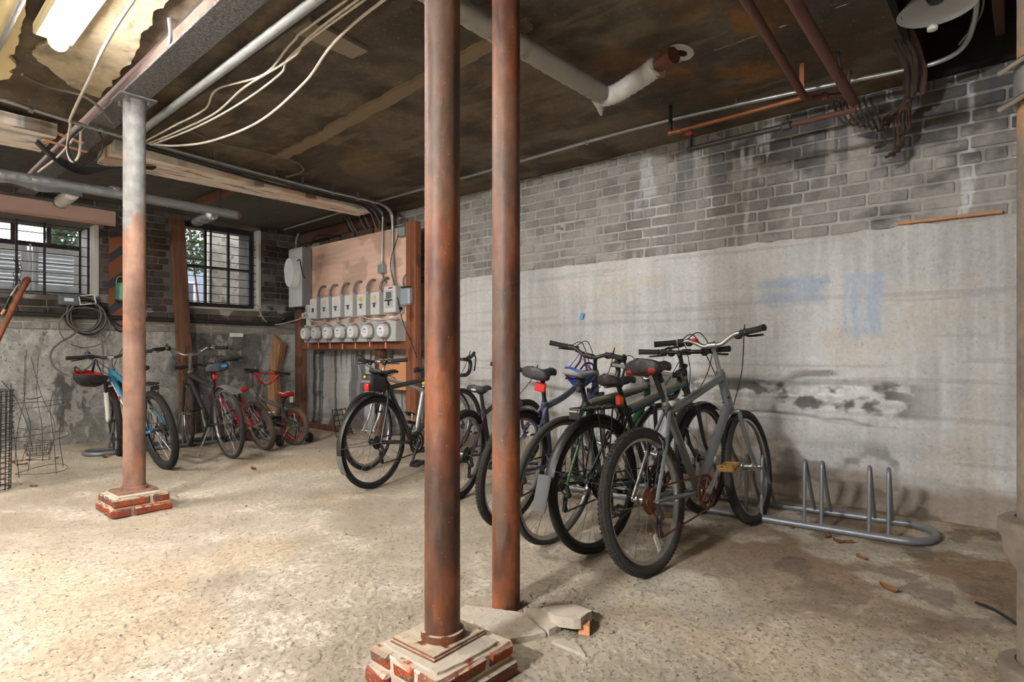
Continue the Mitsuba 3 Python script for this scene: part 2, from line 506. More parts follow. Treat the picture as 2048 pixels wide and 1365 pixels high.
def iron_color(p, n, uv):
    x, y, z = p.x * 10, p.y * 10, p.z * 10
    a = fbm(x, y, z, 4)
    c = mix(col(82, 74, 66), col(110, 100, 90), a)
    c = mix(c, col(140, 96, 62), ss(0.56, 0.68, fbm(x * 0.8 + 4, y * 0.8, z * 0.5, 5)) * 0.6)
    return c * (0.8 + 0.4 * fbm(x * 6, y * 6, z * 6, 3))


mat('m_iron', iron_color, 0.6, bump=lambda p, n, uv: fbm(p.x * 50, p.y * 50, p.z * 50, 3), bscale=0.003, spec=0.4)


def beam_color(p, n, uv):
    a = fbm(p.x * 150, p.y * 150, p.z * 150, 4)
    return mix(col(78, 78, 80), col(112, 112, 114), ss(0.3, 0.75, a))


mat('m_beam', beam_color, 0.6, bump=lambda p, n, uv: fbm(p.x * 45, p.y * 45, p.z * 45, 4), bscale=0.006, spec=0.5)


def pier_brick_color(p, n, uv):
    x, y, z = p.x * 20, p.y * 20, p.z * 20
    r = cell_rand(dr.floor(p.x * 6.0 + 0.3), dr.floor(p.y * 6.0), dr.floor(p.z / 0.056))
    c = mix(col(138, 60, 36), col(112, 62, 50), r)
    c = mix(c, col(160, 78, 44), ss(0.5, 0.65, fbm(x, y, z, 4)) * 0.5)
    c = mix(c, col(84, 76, 66), ss(0.52, 0.60, fbm(x * 0.7 + 3, y * 0.7, z, 4)) * 0.75)
    c = mix(c, col(176, 160, 142), ss(0.66, 0.76, fbm(x * 6, y * 6, z * 6, 3)) * 0.5)
    c = mix(c, col(178, 166, 148), ss(0.5, 0.9, n.z) * ss(0.25, 0.45, fbm(x * 2, y * 2, 4.0, 3)) * 0.9)  # cement dust lying on top
    return c * (0.84 + 0.3 * fbm(x * 4, y * 4, z * 4, 3))


mat('m_pier_brick', pier_brick_color, 0.85, bump=lambda p, n, uv: fbm(p.x * 60, p.y * 60, p.z * 60, 3), bscale=0.005, spec=0.25)


def cement_color(p, n, uv):
    a = fbm(p.x * 50, p.y * 50, p.z * 50, 4)
    c = mix(col(156, 147, 134), col(182, 172, 157), a)
    return mix(c, col(118, 110, 100), ss(0.66, 0.78, fbm(p.x * 190, p.y * 190, p.z * 190, 2)) * 0.5)


mat('m_cement', cement_color, 0.9, bump=lambda p, n, uv: fbm(p.x * 70, p.y * 70, p.z * 70, 3), bscale=0.005, spec=0.2)


def ply_color(p, n, uv):
    """plywood sheet facing -x: cathedral grain along the sheet, knots, smoky smudges"""
    y, z = p.y, p.z
    w = z * 9 + 2.6 * fbm(y * 0.9, z * 2.2, 3.0, 3)
    g = 0.5 + 0.5 * dr.sin(w * 9 + 3 * fbm(y * 3, z * 8, 6.0, 3))
    c = mix(col(216, 178, 158), col(232, 200, 182), g * 0.3 + 0.7 * fbm(y * 2, z * 30, 4.0, 3))
    c = mix(c, col(164, 136, 122), ss(0.54, 0.68, fbm(y * 3, z * 4, 91.0, 5)) * 0.5)
    return c


mat('m_plywood', ply_color, 0.7, spec=0.3)


def redwood_color(p, n, uv):
    x, y, z = p.x, p.y, p.z
    g = fbm((x + y) * 46, z * 2.2, 3.0, 4)
    c = mix(col(106, 62, 44), col(154, 97, 68), g)
    return mix(c, col(70, 40, 28), ss(0.62, 0.72, fbm((x - y) * 20, z * 5, 9.0, 3)) * 0.6)


mat('m_redwood', redwood_color, 0.6, spec=0.35)


def plank_color(p, n, uv):
    x, y, z = p.x, p.y, p.z
    g = fbm((x + y) * 40, z * 2.4, 3.0, 4)
    c = mix(col(84, 58, 46), col(126, 92, 74), g)
    return mix(c, col(52, 38, 32), ss(0.6, 0.7, fbm(x * 14, z * 4, 9.0, 3)) * 0.5)


mat('m_plank', plank_color, 0.75, spec=0.25)
mat('m_joist', (74, 56, 46), 0.85)
mat('m_foil', (176, 178, 180), 0.32, 0.85, bump=lambda p, n, uv: fbm(p.x * 34, p.y * 34, p.z * 34, 4), bscale=0.02)
mat('m_foil_grey', (142, 146, 150), 0.42, 0.6, bump=lambda p, n, uv: fbm(p.x * 30, p.y * 30, p.z * 30, 3), bscale=0.012)
mat('m_canvas', (132, 126, 117), 0.8)
mat('m_tape', (180, 178, 173), 0.5)
mat('m_rust', (84, 50, 38), 0.75)
mat('m_red_pipe', (92, 54, 44), 0.6)
mat('m_black_pipe', (44, 42, 41), 0.5)
mat('m_copper', (142, 88, 56), 0.5, 0.5)
mat('m_conduit', (168, 170, 168), 0.35, 0.7)
mat('m_conduit_grey', (132, 134, 135), 0.5)
mat('m_galv', (150, 156, 158), 0.5, 0.35)
mat('m_enamel', (176, 179, 178), 0.45)
mat('m_enamel_light', (206, 209, 208), 0.45)
mat('m_enamel_blue', (146, 154, 162), 0.45)
mat('m_enamel_dark', (112, 114, 114), 0.5)
mat('m_cable_white', (184, 177, 166), 0.5)
mat('m_cable_black', (26, 26, 27), 0.5)
mat('m_cable_grey', (104, 100, 94), 0.6)
mat('m_steel', (150, 150, 150), 0.35, 0.8)
mat('m_chrome', (200, 200, 198), 0.18, 0.95)
mat('m_alu', (172, 172, 170), 0.32, 0.85)
mat('m_dark_metal', (52, 52, 54), 0.45, 0.4)
mat('m_rack', (128, 130, 134), 0.45, 0.45)
mat('m_rubber', (38, 37, 36), 0.75, spec=0.3)
mat('m_rubber_worn', (58, 56, 54), 0.85, spec=0.25)
mat('m_rubber_brown', (84, 76, 68), 0.85, spec=0.25)
mat('m_plastic', (30, 30, 31), 0.45)
mat('m_plastic_grey', (98, 98, 98), 0.5)
mat('m_leather', (38, 39, 42), 0.5)
mat('m_chain_rust', (92, 52, 34), 0.7, 0.2)
mat('m_chain', (58, 54, 50), 0.5, 0.5)
mat('m_red', (176, 30, 36), 0.4)
mat('m_red_lens', (190, 36, 30), 0.25, clear=0.5)
mat('m_amber', (226, 150, 40), 0.3)
mat('m_yellow', (214, 186, 60), 0.5)
mat('m_white', (224, 222, 216), 0.5)
mat('m_paper', (232, 230, 224), 0.8)
mat('m_pink_tag', (226, 128, 118), 0.5)
mat('m_orange_wood', (204, 146, 104), 0.7)
mat('m_cardboard', (160, 120, 86), 0.9)
mat('m_green_can', (66, 124, 102), 0.4, 0.2)
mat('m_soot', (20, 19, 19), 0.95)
mat('m_leaf', (122, 82, 52), 0.9)
mat('m_window_iron', (34, 34, 37), 0.6)
mat('m_white_paint', (196, 194, 190), 0.7)
scene['m_pane'] = {'type': 'thindielectric', 'int_ior': 1.5}
scene['m_glass'] = {'type': 'thindielectric', 'int_ior': 1.45}
# ------------------------------------------------------------------ the setting
XR, YB, ZC = 4.39, 7.85, 2.71


def axis_steps(stops, fine, coarse, lo, hi):
    """steps along an axis: fine inside stops, coarse outside"""
    a = [lo]
    while a[-1] < hi - 1e-6:
        a.append(min(hi, a[-1] + (fine if stops[0] <= a[-1] < stops[1] else coarse)))
    return np.array(a)


def floor_height(x, y):
    p = np.stack([x, y, np.zeros_like(x)], -1)
    return 0.012 * nz(p, 0.9, 3, 1) + 0.008 * nz(p, 5, 3, 2) + 0.003 * nz(p, 22, 2, 3)


def floor_pts(U, V):
    z = floor_height(U, V)
    # hollow where the slab broke up beside the second column
    z = z - 0.045 * np.clip(1 - np.hypot((U - 1.76) / 0.10, (V - 1.44) / 0.075), 0, 1) ** 0.7
    return np.stack([U, V, z], -1)


struct('floor', grid(axis_steps((0.4, 4.5), 0.022, 0.12, -4.0, 4.62), axis_steps((0.6, 8.0), 0.022, 0.12, -3.4, 8.0), floor_pts), 'm_floor',
       'worn stained concrete basement floor with patches of dirt', smooth=True)


# right wall: cast concrete below, painted brick above
def right_pts(Y, Z):
    p = np.stack([np.zeros_like(Y), Y, Z], -1)
    board = np.sin(Z / 0.19 * np.pi + nz(p, 1.2, 2, 4) * 2)
    d = 0.004 * np.sign(board) + 0.012 * nz(p, 2.2, 3, 5) + 0.006 * nz(p, 16, 3, 6)
    e = nz(p * [1, 5, 9], 1.0, 4, 8)
    band = np.clip((0.085 + 0.06 * e - np.abs(Z - 0.74)) / 0.03, 0, 1) * np.clip((Y - 0.45) / 0.2, 0, 1) * np.clip((2.9 - Y) / 0.3, 0, 1)
    d = d - band * (0.030 + 0.08 * np.abs(nz(p, 14, 4, 9)))                                 # spalled groove
    lump = np.clip((0.075 + 0.09 * e - np.abs(Z - 0.635)) / 0.02, 0, 1) * np.clip((Y - 0.72) / 0.1, 0, 1) * np.clip((1.95 - Y) / 0.15, 0, 1)
    d = d + lump * (0.034 + 0.09 * np.abs(nz(p, 11, 4, 12)))                                 # crust standing proud below it
    d = d + 0.03 * np.clip((0.09 - Z) / 0.09, 0, 1)                                          # rough foot
    top = np.clip((Z - 1.74) / 0.06, 0, 1)
    d = d + top * 0.03 * nz(p, 12, 4, 13)
    return np.stack([XR - d, Y, np.where(Z > 1.79, Z + 0.03 * nz(p, 10, 3, 14), Z)], -1)


gy = axis_steps((-0.2, 3.0), 0.014, 0.035, -3.4, 7.9)
gzz = np.arange(-0.03, 1.8101, 0.016)
sheet = grid(gy, gzz, lambda Y, Z: right_pts(Y, Z))
edge = right_pts(gy, np.full(len(gy), gzz[-1]))
lip = np.stack([edge, edge + [0.075, 0, 0.0]], 1).reshape(-1, 3)
lipf = quads([[2 * i, 2 * i + 1, 2 * i + 3, 2 * i + 2] for i in range(len(gy) - 1)])
struct('wall_right', cat([(sheet[0], sheet[1][:, ::-1]), (lip, lipf)]), 'm_concrete_right', 'right basement wall of board-marked concrete below brick', smooth=40)
part('wall_right', 'mortar', [grid(np.arange(-3.4, 7.95, 0.1), np.arange(1.76, 3.12, 0.05), lambda Y, Z: np.stack([4.412 + 0.006 * nz(np.stack([Y * 0, Y, Z], -1), 14, 3, 3), Y, Z], -1))], 'm_mortar_right', smooth=True,
     label='pale mortar joints of the brickwork')


def brick_mesh(L, D, Hh, seed):
    """a worn brick: chamfered box with every corner nudged; centre at the origin, length x, depth y, height z"""
    r = np.random.default_rng(seed)
    v, f = box((0, 0, 0), (L, D, Hh), 0.007)
    return v + r.normal(0, 0.0016, v.shape), f


BR_L, BR_H = 0.234, 0.0822
STRETCH = [mikit.ply(brick_mesh(BR_L - 0.013, 0.06, BR_H - 0.014, s)) for s in range(6)]
HEADER = [mikit.ply(brick_mesh(BR_L / 2 - 0.013, 0.06, BR_H - 0.014, 20 + s)) for s in range(4)]
STRETCH_M = [brick_mesh(BR_L - 0.013, 0.06, BR_H - 0.014, s) for s in range(6)]
HEADER_M = [brick_mesh(BR_L / 2 - 0.013, 0.06, BR_H - 0.014, 20 + s) for s in range(4)]
CAMV = np.array([math.cos(YAW), math.sin(YAW), 0])


def brickwork(parent, place, keep, a0, a1, z0, rows, mbsdf, n_parts, seed, holes=()):
    """courses of bricks along a wall. place(a, z, jitter, tilt) -> 4x4 of a brick centre; keep(a, z) -> bool"""
    r = np.random.default_rng(seed)
    out = []
    for k in range(rows):
        header = k % 6 == 4
        step = BR_L / 2 if header else BR_L
        a = a0 - (BR_L / 4 if k % 2 else 0) - r.uniform(0, 0.05)
        while a < a1:
            c_, z = a + step / 2, z0 + (k + 0.5) * BR_H
            a += step
            if not keep(c_, z, step / 2):
                continue
            M = place(c_, z + r.normal(0, 0.0015), r.normal(0, 0.0022), r.normal(0, 0.006))
            d = M[:3, 3] - [0, 0, 1.03]
            out.append((d @ CAMV, header, M, int(r.integers(0, 4 if header else 6))))
    out.sort(key=lambda o: o[0])
    for d, header, M, v in out[:n_parts]:
        k = key(parent + '__brick')
        scene[k] = {**(HEADER if header else STRETCH)[v], 'bsdf': {'type': 'ref', 'id': mbsdf}, 'to_world': S4(M.tolist())}
    rest = [xf((HEADER_M if header else STRETCH_M)[v], M) for d, header, M, v in out[n_parts:]]
    if rest:
        part(parent, 'far_bricks', rest, mbsdf, kind='stuff', label='remaining bricks at the far end of the wall')


def at_right(a, z, j, t):
    return TR(4.434 + j, a, z) @ ROT((1, 0, 0), t) @ ROT((0, 0, 1), math.pi / 2)


brickwork('wall_right', at_right, lambda a, z, h: True, -0.35, 7.8, 1.806, 11, 'm_brick_right', 295, 5)

# back wall with two window openings
W1 = (0.3, 1.82, 1.62, 2.44)
W2 = (2.66, 3.69, 1.57, 2.66)
outer = Polygon([(-4.0, 1.235), (4.5, 1.235), (4.5, 3.1), (-4.0, 3.1)])
poly = outer.difference(sbox(W1[0], W1[2], W1[1], W1[3])).difference(sbox(W2[0], W2[2], W2[1], W2[3]))


def back_pts(X, Z):
    p = np.stack([X, np.zeros_like(X), Z], -1)
    d = 0.014 * nz(p, 2.5, 3, 15) + 0.008 * nz(p, 15, 3, 16) + np.clip((Z - 1.20) / 0.05, 0, 1) * 0.03 * nz(p, 10, 3, 17)
    return np.stack([X, YB - 0.012 - d, Z], -1)


gx = np.arange(-4.0, 4.46, 0.03)
gz = np.arange(-0.03, 1.256, 0.022)
bs = grid(gx, gz, back_pts)
be = back_pts(gx, np.full(len(gx), gz[-1]))
lip = np.stack([be, be + [0, 0.06, 0.0]], 1).reshape(-1, 3)
lipf = quads([[2 * i, 2 * i + 2, 2 * i + 3, 2 * i + 1] for i in range(len(gx) - 1)])
struct('wall_back', cat([bs, (lip, lipf)]), 'm_concrete_back', 'far basement wall, mottled concrete below dark brick, holding two barred windows', smooth=40)
part('wall_back', 'mortar', extrude(poly, 0.62, 'xz', YB + 0.012), 'm_mortar_back', label='dark mortar and window reveals')


def at_back(a, z, j, t):
    return TR(a, YB + 0.032 + j, z) @ ROT((0, 1, 0), t)


def keep_back(a, z, h):
    for w in (W1, W2):
        if w[0] - h < a < w[1] + h - 0.0 and w[2] - 0.035 < z < w[3] + (0.2 if w is W1 else 0.035):
            return False
    return 0.75 < a < 4.3


brickwork('wall_back', at_back, keep_back, 0.75, 4.35, 1.2476, 18, 'm_brick_back', 290, 6)
part('wall_back', 'lintel', boxb(-0.2, 2.02, YB - 0.022, YB + 0.05, 2.445, 2.62, 0.006), mat('m_lintel', (190, 158, 146), 0.8), label='smooth pinkish plastered lintel')
part('wall_back', 'window_reveal', boxb(1.815, 1.86, YB - 0.004, YB + 0.6, 1.62, 2.44, 0.004), 'm_white_paint', label='pale painted window reveal')
part('wall_back', 'window_reveal', boxb(3.675, 3.715, YB - 0.006, YB + 0.2, 1.57, 2.66, 0.004), 'm_white_paint', label='pale painted window reveal')
part('wall_back', 'window_sill', boxb(2.64, 3.71, YB - 0.014, YB + 0.2, 1.555, 1.585, 0.004), mat('m_sill', (176, 168, 158), 0.8), label='dusty sill')

# walls behind the camera close the room
struct('wall_left', boxb(-4.1, -4.0, -3.5, 8.0, 0, 3.1), mat('m_far_wall', (168, 164, 156), 0.9), 'plain concrete wall behind the camera on the left')
struct('wall_front', boxb(-4.1, 4.6, -3.5, -3.4, 0, 3.1), 'm_far_wall', 'plain concrete wall behind the camera')


# ceiling
def ceil_pts(z0):
    def fn(U, V):
        p = np.stack([U, V, np.zeros_like(U)], -1)
        d = 0.010 * nz(p, 1.4, 3, 21) + 0.006 * nz(p, 9, 4, 22)
        cx = 2.43 - 0.03 * np.clip(4.2 - V, 0, 3)
        ridge = np.exp(-((U - cx) / 0.10) ** 2) * np.clip((5.0 - V) / 0.5, 0, 1) * np.clip((V - 1.0) / 1.0, 0, 1)
        d = d + 0.012 * ridge * (1 + 0.6 * nz(p, 4, 3, 23))
        seam = np.exp(-((U - 3.585 - 0.02 * nz(p, 5, 2, 25)) / 0.012) ** 2) * np.clip((V - 0.40) / 0.05, 0, 1) * np.clip((2.4 - V) / 0.6, 0, 1)
        d = d + 0.014 * seam * (1 + 1.4 * nz(p, 16, 3, 24))
        return np.stack([U, V, z0 - d], -1)
    return fn


HX, HY = 3.20, 0.475
c1 = grid(np.arange(1.28, HX + 0.001, 0.024), np.arange(-3.4, 7.96, 0.04), ceil_pts(ZC))
c2 = grid(np.arange(HX, 4.47, 0.02), np.arange(HY, 7.96, 0.04), ceil_pts(ZC))
c3 = grid(np.arange(-4.0, 1.20, 0.05), np.arange(-3.4, 7.96, 0.05), ceil_pts(2.765))
struct('ceiling', cat([(m[0], m[1][:, ::-1]) for m in (c1, c2, c3)]), 'm_ceiling', 'sooty brown plaster ceiling stained ochre and black', smooth=True)
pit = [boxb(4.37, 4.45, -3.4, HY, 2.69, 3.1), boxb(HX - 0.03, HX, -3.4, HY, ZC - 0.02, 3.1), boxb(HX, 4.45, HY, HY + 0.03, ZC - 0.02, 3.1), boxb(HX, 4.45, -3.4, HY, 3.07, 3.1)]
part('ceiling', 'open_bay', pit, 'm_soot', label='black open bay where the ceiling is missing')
for i, yj in enumerate((-0.35, 0.10)):
    part('ceiling', 'joist', boxb(HX, 4.42, yj, yj + 0.045, 2.84, 3.06, 0.003), 'm_joist')


def plaster_patch(P, z0, z1, seed, amp=0.03):
    g = ragged(P, 0.04, amp, seed)
    g = max(getattr(g, 'geoms', [g]), key=lambda q: q.area)
    return extrude(g, z1 - z0, 'xy', z0)


part('ceiling', 'plaster_layer', [plaster_patch([(0.80, 0.3), (1.05, 0.3), (1.03, 3.3), (1.10, 4.05), (1.12, 4.72), (0.92, 4.62), (0.70, 4.3), (0.78, 3.6)], 2.735, 2.76, 3)], 'm_plaster', label='rough tan plaster layer with a broken edge')
part('ceiling', 'plaster_layer', [plaster_patch([(-2.2, 0.2), (0.58, 0.2), (0.58, 3.6), (0.62, 4.45), (0.66, 4.62), (0.62, 5.05), (0.50, 5.2), (-2.2, 5.2)], 2.735, 2.76, 5)], mat('m_plaster_yellow', (214, 196, 150), 0.9), label='yellowed plaster layer with a broken edge')
part('ceiling', 'plaster_patch', [plaster_patch([(1.528, 2.70), (1.90, 2.735), (1.885, 2.875), (1.52, 2.86)], ZC - 0.028, ZC - 0.004, 8, 0.006)], mat('m_patch', (128, 118, 104), 0.8), label='pale rectangular patch')
part('ceiling', 'hole_rim', [xf(lathe([(0.035, 0), (0.05, -0.012), (0.085, -0.014), (0.10, 0.0)], 22), TR(3.09, 1.46, ZC - 0.004) @ np.diag([1.0, .6, 1, 1]))], mat('m_gypsum', (196, 190, 184), 0.9), smooth=True, label='white crumbled rim around a hole')
part('ceiling', 'hole', [xf(lathe([(0.0, -0.006), (0.055, -0.006), (0.056, 0.003)], 18), TR(3.085, 1.46, ZC - 0.006) @ np.diag([1.0, .55, 1, 1]))], 'm_soot')

part('ceiling', 'plaster_seam', [plaster_patch([(2.40, 4.86), (2.50, 4.80), (2.48, 4.2), (2.43, 3.5), (2.37, 2.6), (2.33, 1.9), (2.24, 1.9), (2.28, 2.6), (2.33, 3.5), (2.37, 4.2)], ZC - 0.03, ZC - 0.004, 18, 0.022)], mat('m_lit_ridge', (118, 103, 85), 0.85), label='tan strip painted as the lit ridge across the dark ceiling')  # paler ragged strip, light on the ridge put into its colour

# soffit boards of flaking paint along the far bay
soff = thing('soffit', 'long flaking cream and peach painted soffit board under the ceiling across the room', 'soffit')


def soffit_piece(x0, x1, yf0, yf1, z):
    P = [(x0, yf0), (x1, yf1), (x1, 5.97), (x0, 5.97)]
    g = ragged(P, 0.05, 0.012, int(x0 * 10))
    return extrude(g, ZC - z, 'xy', z)


part(soff, 'board', soffit_piece(-1.2, 1.02, 5.30, 5.40, 2.625), 'm_soffit', label='left board, torn at its end')
part(soff, 'board', soffit_piece(1.40, 4.00, 5.45, 5.74, 2.625), 'm_soffit', label='right board')
part(soff, 'torn_lath', [xf(box((0, 0, 0), (0.30, 0.03, 0.008)), TR(1.10, 5.55, 2.60) @ ROT((0, 0, 1), 0.3)), xf(box((0, 0, 0), (0.22, 0.05, 0.006)), TR(1.08, 5.44, 2.64) @ ROT((0, 1, 0), 0.2))], 'm_orange_wood', label='splintered orange lath ends')
put(thing('ceiling_joist', 'short brown timber fixed under the ceiling above the right window', 'timber'), cat([boxb(2.53, 2.60, 5.98, 7.15, 2.625, 2.70, 0.004), boxb(2.60, 2.64, 6.3, 7.15, 2.66, 2.70, 0.004)]), 'm_plank')
put(thing('ceiling_header', 'dark timber header along the top of the right wall above the meter panel', 'timber'), boxb(4.28, 4.40, 5.75, 7.84, 2.56, 2.70, 0.005), mat('m_header', (92, 66, 58), 0.8))

# steel beam and columns
ib = thing('steel_beam', 'dark pitted steel beam under the ceiling carried by the columns', 'beam')
part(ib, 'flange', boxb(1.135, 1.290, -3.4, 7.86, 2.655, 2.672, 0.003), 'm_beam')
part(ib, 'web', boxb(1.165, 1.27, -3.4, 7.86, 2.668, 2.80, 0.0), mat('m_beam_side', (104, 84, 74), 0.85), label='rusty pink side')


def ring(c, r0, r1, z0, z1, n=32):
    return xf(lathe([(r0, z0), (r1, z0), (r1, z1), (r0, z1)], n, closed=True), TR(c[0], c[1], 0))


def pipe_column(label, c, r, z0, z1, m, plate=True, cap=True, group=None):
    t = thing('column', label, 'column', group)
    zs = np.linspace(z0, z1, 60)
    P = np.stack([np.full(60, c[0]), np.full(60, c[1]), zs], -1)
    part(t, 'shaft', tube(P, r, 40), m, smooth=40)
    if plate:
        part(t, 'base_plate', [xf(box((0, 0, z0 - 0.022), (0.23, 0.20, 0.010), 0.002), TR(c[0] - 0.0, c[1] + 0.015) @ ROT((0, 0, 1), 0.04)),
                               xf(box((0.0, 0, z0 - 0.0145), (0.222, 0.192, 0.008), 0.002), TR(c[0] + 0.002, c[1] + 0.016) @ ROT((0, 0, 1), 0.03))], m)
        part(t, 'collar', ring(c, r, r + 0.012, z0 - 0.01, z0 + 0.012), m, smooth=40)
    if cap:
        part(t, 'cap_plate', boxb(c[0] - 0.105, c[0] + 0.105, c[1] - 0.10, c[1] + 0.10, z1, z1 + 0.012, 0.002), 'm_enamel_dark')
        for sx, sy in ((-1, -1), (1, -1), (1, 1), (-1, 1)):
            p = (c[0] + sx * 0.062, c[1] + sy * 0.075)
            part(t, 'bolt', [xf(lathe([(0, -0.03), (0.012, -0.03), (0.012, -0.016), (0.0075, -0.015), (0.0075, 0.0)], 6), TR(p[0], p[1], z1))], 'm_steel')
    return t


def brick_pier(label, x0, x1, y0, y1, h, seed):
    t = thing('brick_pier', label, 'brick pier')
    r = np.random.default_rng(seed)
    ch = h / 2
    part(t, 'mortar', [boxb(x0 + 0.012, x1 - 0.012, y0 + 0.012, y1 - 0.012, -0.01, h - 0.004, 0.004)], 'm_cement', label='crumbly mortar core')
    for k in range(2):
        w = 0.098
        rows = []
        if k == 1:   # top course: headers along the left edge, stretchers along the front
            rows += [(x0, x0 + 0.21, y0, y0 + w), (x0 + 0.22, x1, y0, y0 + w), (x0, x0 + w, y0 + w + 0.01, y0 + 0.21), (x0, x0 + w, y0 + 0.222, y1), (x1 - w, x1, y0 + w + 0.01, y1), (x0 + w + 0.01, x1 - w - 0.01, y1 - w, y1)]
        else:
            e = 0.012
            rows += [(x0 - e, x0 + 0.10, y0 - e, y0 + w), (x0 + 0.112, x1 + e, y0 - e, y0 + w), (x0 - e, x0 + w, y0 + w + 0.012, y0 + 0.205), (x0 - e, x0 + w, y0 + 0.217, y1 + e), (x1 - w, x1 + e, y0 + w + 0.01, y1 + e), (x0 + w + 0.01, x1 - w - 0.01, y1 - w, y1 + e)]
        for (a, b, c_, d) in rows:
            v, f = boxb(a + 0.003, b - 0.003, c_ + 0.003, d - 0.003, k * ch + (0.0 if k == 0 else 0.004), (k + 1) * ch - 0.004, 0.009)
            part(t, 'brick', (v + r.normal(0, 0.0018, v.shape), f), 'm_pier_brick')
    # cement slurry lying over the top
    g = ragged([(x0 + 0.035, y0 + 0.03), (x1 - 0.05, y0 + 0.025), (x1 - 0.03, y1 - 0.03), (x0 + 0.04, y1 - 0.03)], 0.03, 0.012, seed + 3, 20)
    part(t, 'cement_cap', extrude(g, 0.012, 'xy', h - 0.006), 'm_cement', label='dusty cement bed on top')
    return t


pipe_column('rust-orange pipe column nearest the camera standing on the low red brick pier', (1.243, 1.392), 0.0560, 0.138, 2.643, 'm_rust_column')
brick_pier('low red brick pier under the nearest column at the bottom of the photo', 1.070, 1.402, 1.222, 1.545, 0.108, 31)
pipe_column('rusty pipe column set straight into the floor beside the broken concrete', (1.742, 1.570), 0.0560, -0.03, 2.70, 'm_rust_column', plate=False, cap=False)
pipe_column('far column with a grey painted top and pinkish rusty lower half', (1.222, 4.345), 0.0635, 0.142, 2.643, 'm_rust_grey')
brick_pier('small brick pier under the far grey-topped column', 1.060, 1.382, 4.180, 4.510, 0.112, 32)

# cast iron soil pipe at the right edge
sp = thing('soil_pipe', 'thick cast-iron drain pipe with rusty hubs at the right edge of the photo', 'pipe')
scx, scy = 1.712, -0.036
part(sp, 'shaft', tube(np.stack([np.full(40, scx), np.full(40, scy), np.linspace(-0.02, 2.80, 40)], -1), 0.056, 36), 'm_iron', smooth=40)
for z, hh in ((0.66, 0.11), (0.345, 0.085)):
    part(sp, 'hub', [xf(lathe([(0.05, -hh), (0.060, -hh), (0.080, -hh * 0.7), (0.082, -0.045), (0.088, -0.035), (0.088, -0.004), (0.080, 0.002), (0.06, 0.004), (0.05, -0.01)], 36), TR(scx, scy, z))], 'm_iron', smooth=35)
cl = part(sp, 'clamp', [xf(lathe([(0.056, -0.05), (0.0615, -0.05), (0.0615, 0.05), (0.056, 0.05)], 36), TR(scx, scy, 1.615))], 'm_steel', smooth=40, label='stainless no-hub clamp')
for zz in (1.65, 1.57):
    part(cl, 'band_screw', rod((scx - 0.075, scy + 0.03, zz + 0.005), (scx - 0.02, scy + 0.085, zz - 0.005), 0.006), 'm_chrome')


# broken slab pieces beside the second column
def slab_piece(label, P, z0, z1, tilt=(0, 0), seed=1, name='slab_piece', cat_='concrete piece', m='m_cement', amp=0.008):
    g = ragged(P, 0.02, amp, seed, 30)
    v, f = extrude(g, z1 - z0, 'xy', z0)
    c = v.mean(0)
    v = v + 0.004 * np.stack([nz(v, 30, 2, s) for s in (1, 2, 3)], -1)
    put(thing(name, label, cat_), xf(xf((v, f), ROT((1, 0, 0), tilt[0], c)), ROT((0, 1, 0), tilt[1], c)), m)


slab_piece('flat cracked slab piece left of the crack in front of the second column', [(1.36, 1.62), (1.62, 1.68), (1.725, 1.47), (1.655, 1.30), (1.46, 1.40)], -0.02, 0.016, seed=2)
slab_piece('triangular slab piece right of the crack in front of the second column', [(1.733, 1.466), (1.772, 1.43), (1.726, 1.285), (1.668, 1.295)], -0.01, 0.028, (0.02, -0.03), seed=3)
slab_piece('tilted pale concrete chunk with a tan broken corner', [(1.745, 1.395), (1.835, 1.405), (1.888, 1.33), (1.855, 1.235), (1.735, 1.205), (1.70, 1.265)], 0.012, 0.048, (-0.10, 0.12), seed=4)
slab_piece('tan chip on the corner of the tilted concrete chunk', [(1.748, 1.222), (1.80, 1.238), (1.798, 1.205), (1.765, 1.188)], 0.0, 0.036, seed=5, name='concrete_chip', cat_='chip', m='m_orange_wood', amp=0.003)
slab_piece('thin grey flake lying on the floor right of the near pier', [(1.62, 1.25), (1.67, 1.235), (1.668, 1.165), (1.635, 1.115), (1.625, 1.18)], 0.0, 0.012, (0.05, 0.1), seed=6, name='concrete_chip', cat_='chip', amp=0.003)
slab_piece('small grey flake at the bottom edge of the photo right of the near pier', [(1.46, 1.01), (1.49, 1.02), (1.505, 0.985), (1.475, 0.975)], 0.0, 0.016, (0.2, 0.1), seed=7, name='concrete_chip', cat_='chip', amp=0.002)
pv, pf = [], []
pr_ = np.random.default_rng(17)
stones = []
for i in range(900):
    if i < 170:
        a = pr_.normal((1.80, 1.36), (0.10, 0.09))
    else:
        a = pr_.uniform((0.5, 0.6), (4.2, 6.5))
    s = pr_.uniform(0.0022, 0.0055) * (1 if pr_.random() > 0.06 else 1.7)
    v, f = box((0, 0, 0), (s * 2, s * 1.5, s), s * 0.35)
    v = xf((v, f), ROT(pr_.normal(size=3), pr_.uniform(0, 3)))[0]
    stones.append((v + [a[0], a[1], float(floor_height(np.array(a[0]), np.array(a[1]))) + s * 0.3], f))
put(thing('gravel', 'loose grit and crumbs scattered over the concrete floor', 'gravel', kind='stuff'), cat(stones), mat('m_grit', (128, 118, 104), 0.9))

# ------------------------------------------------------------------ windows and what stands outside
def bar(x0, x1, z0, z1, y, t=0.012):
    return boxb(x0, x1, y - t / 2, y + t / 2, z0, z1)


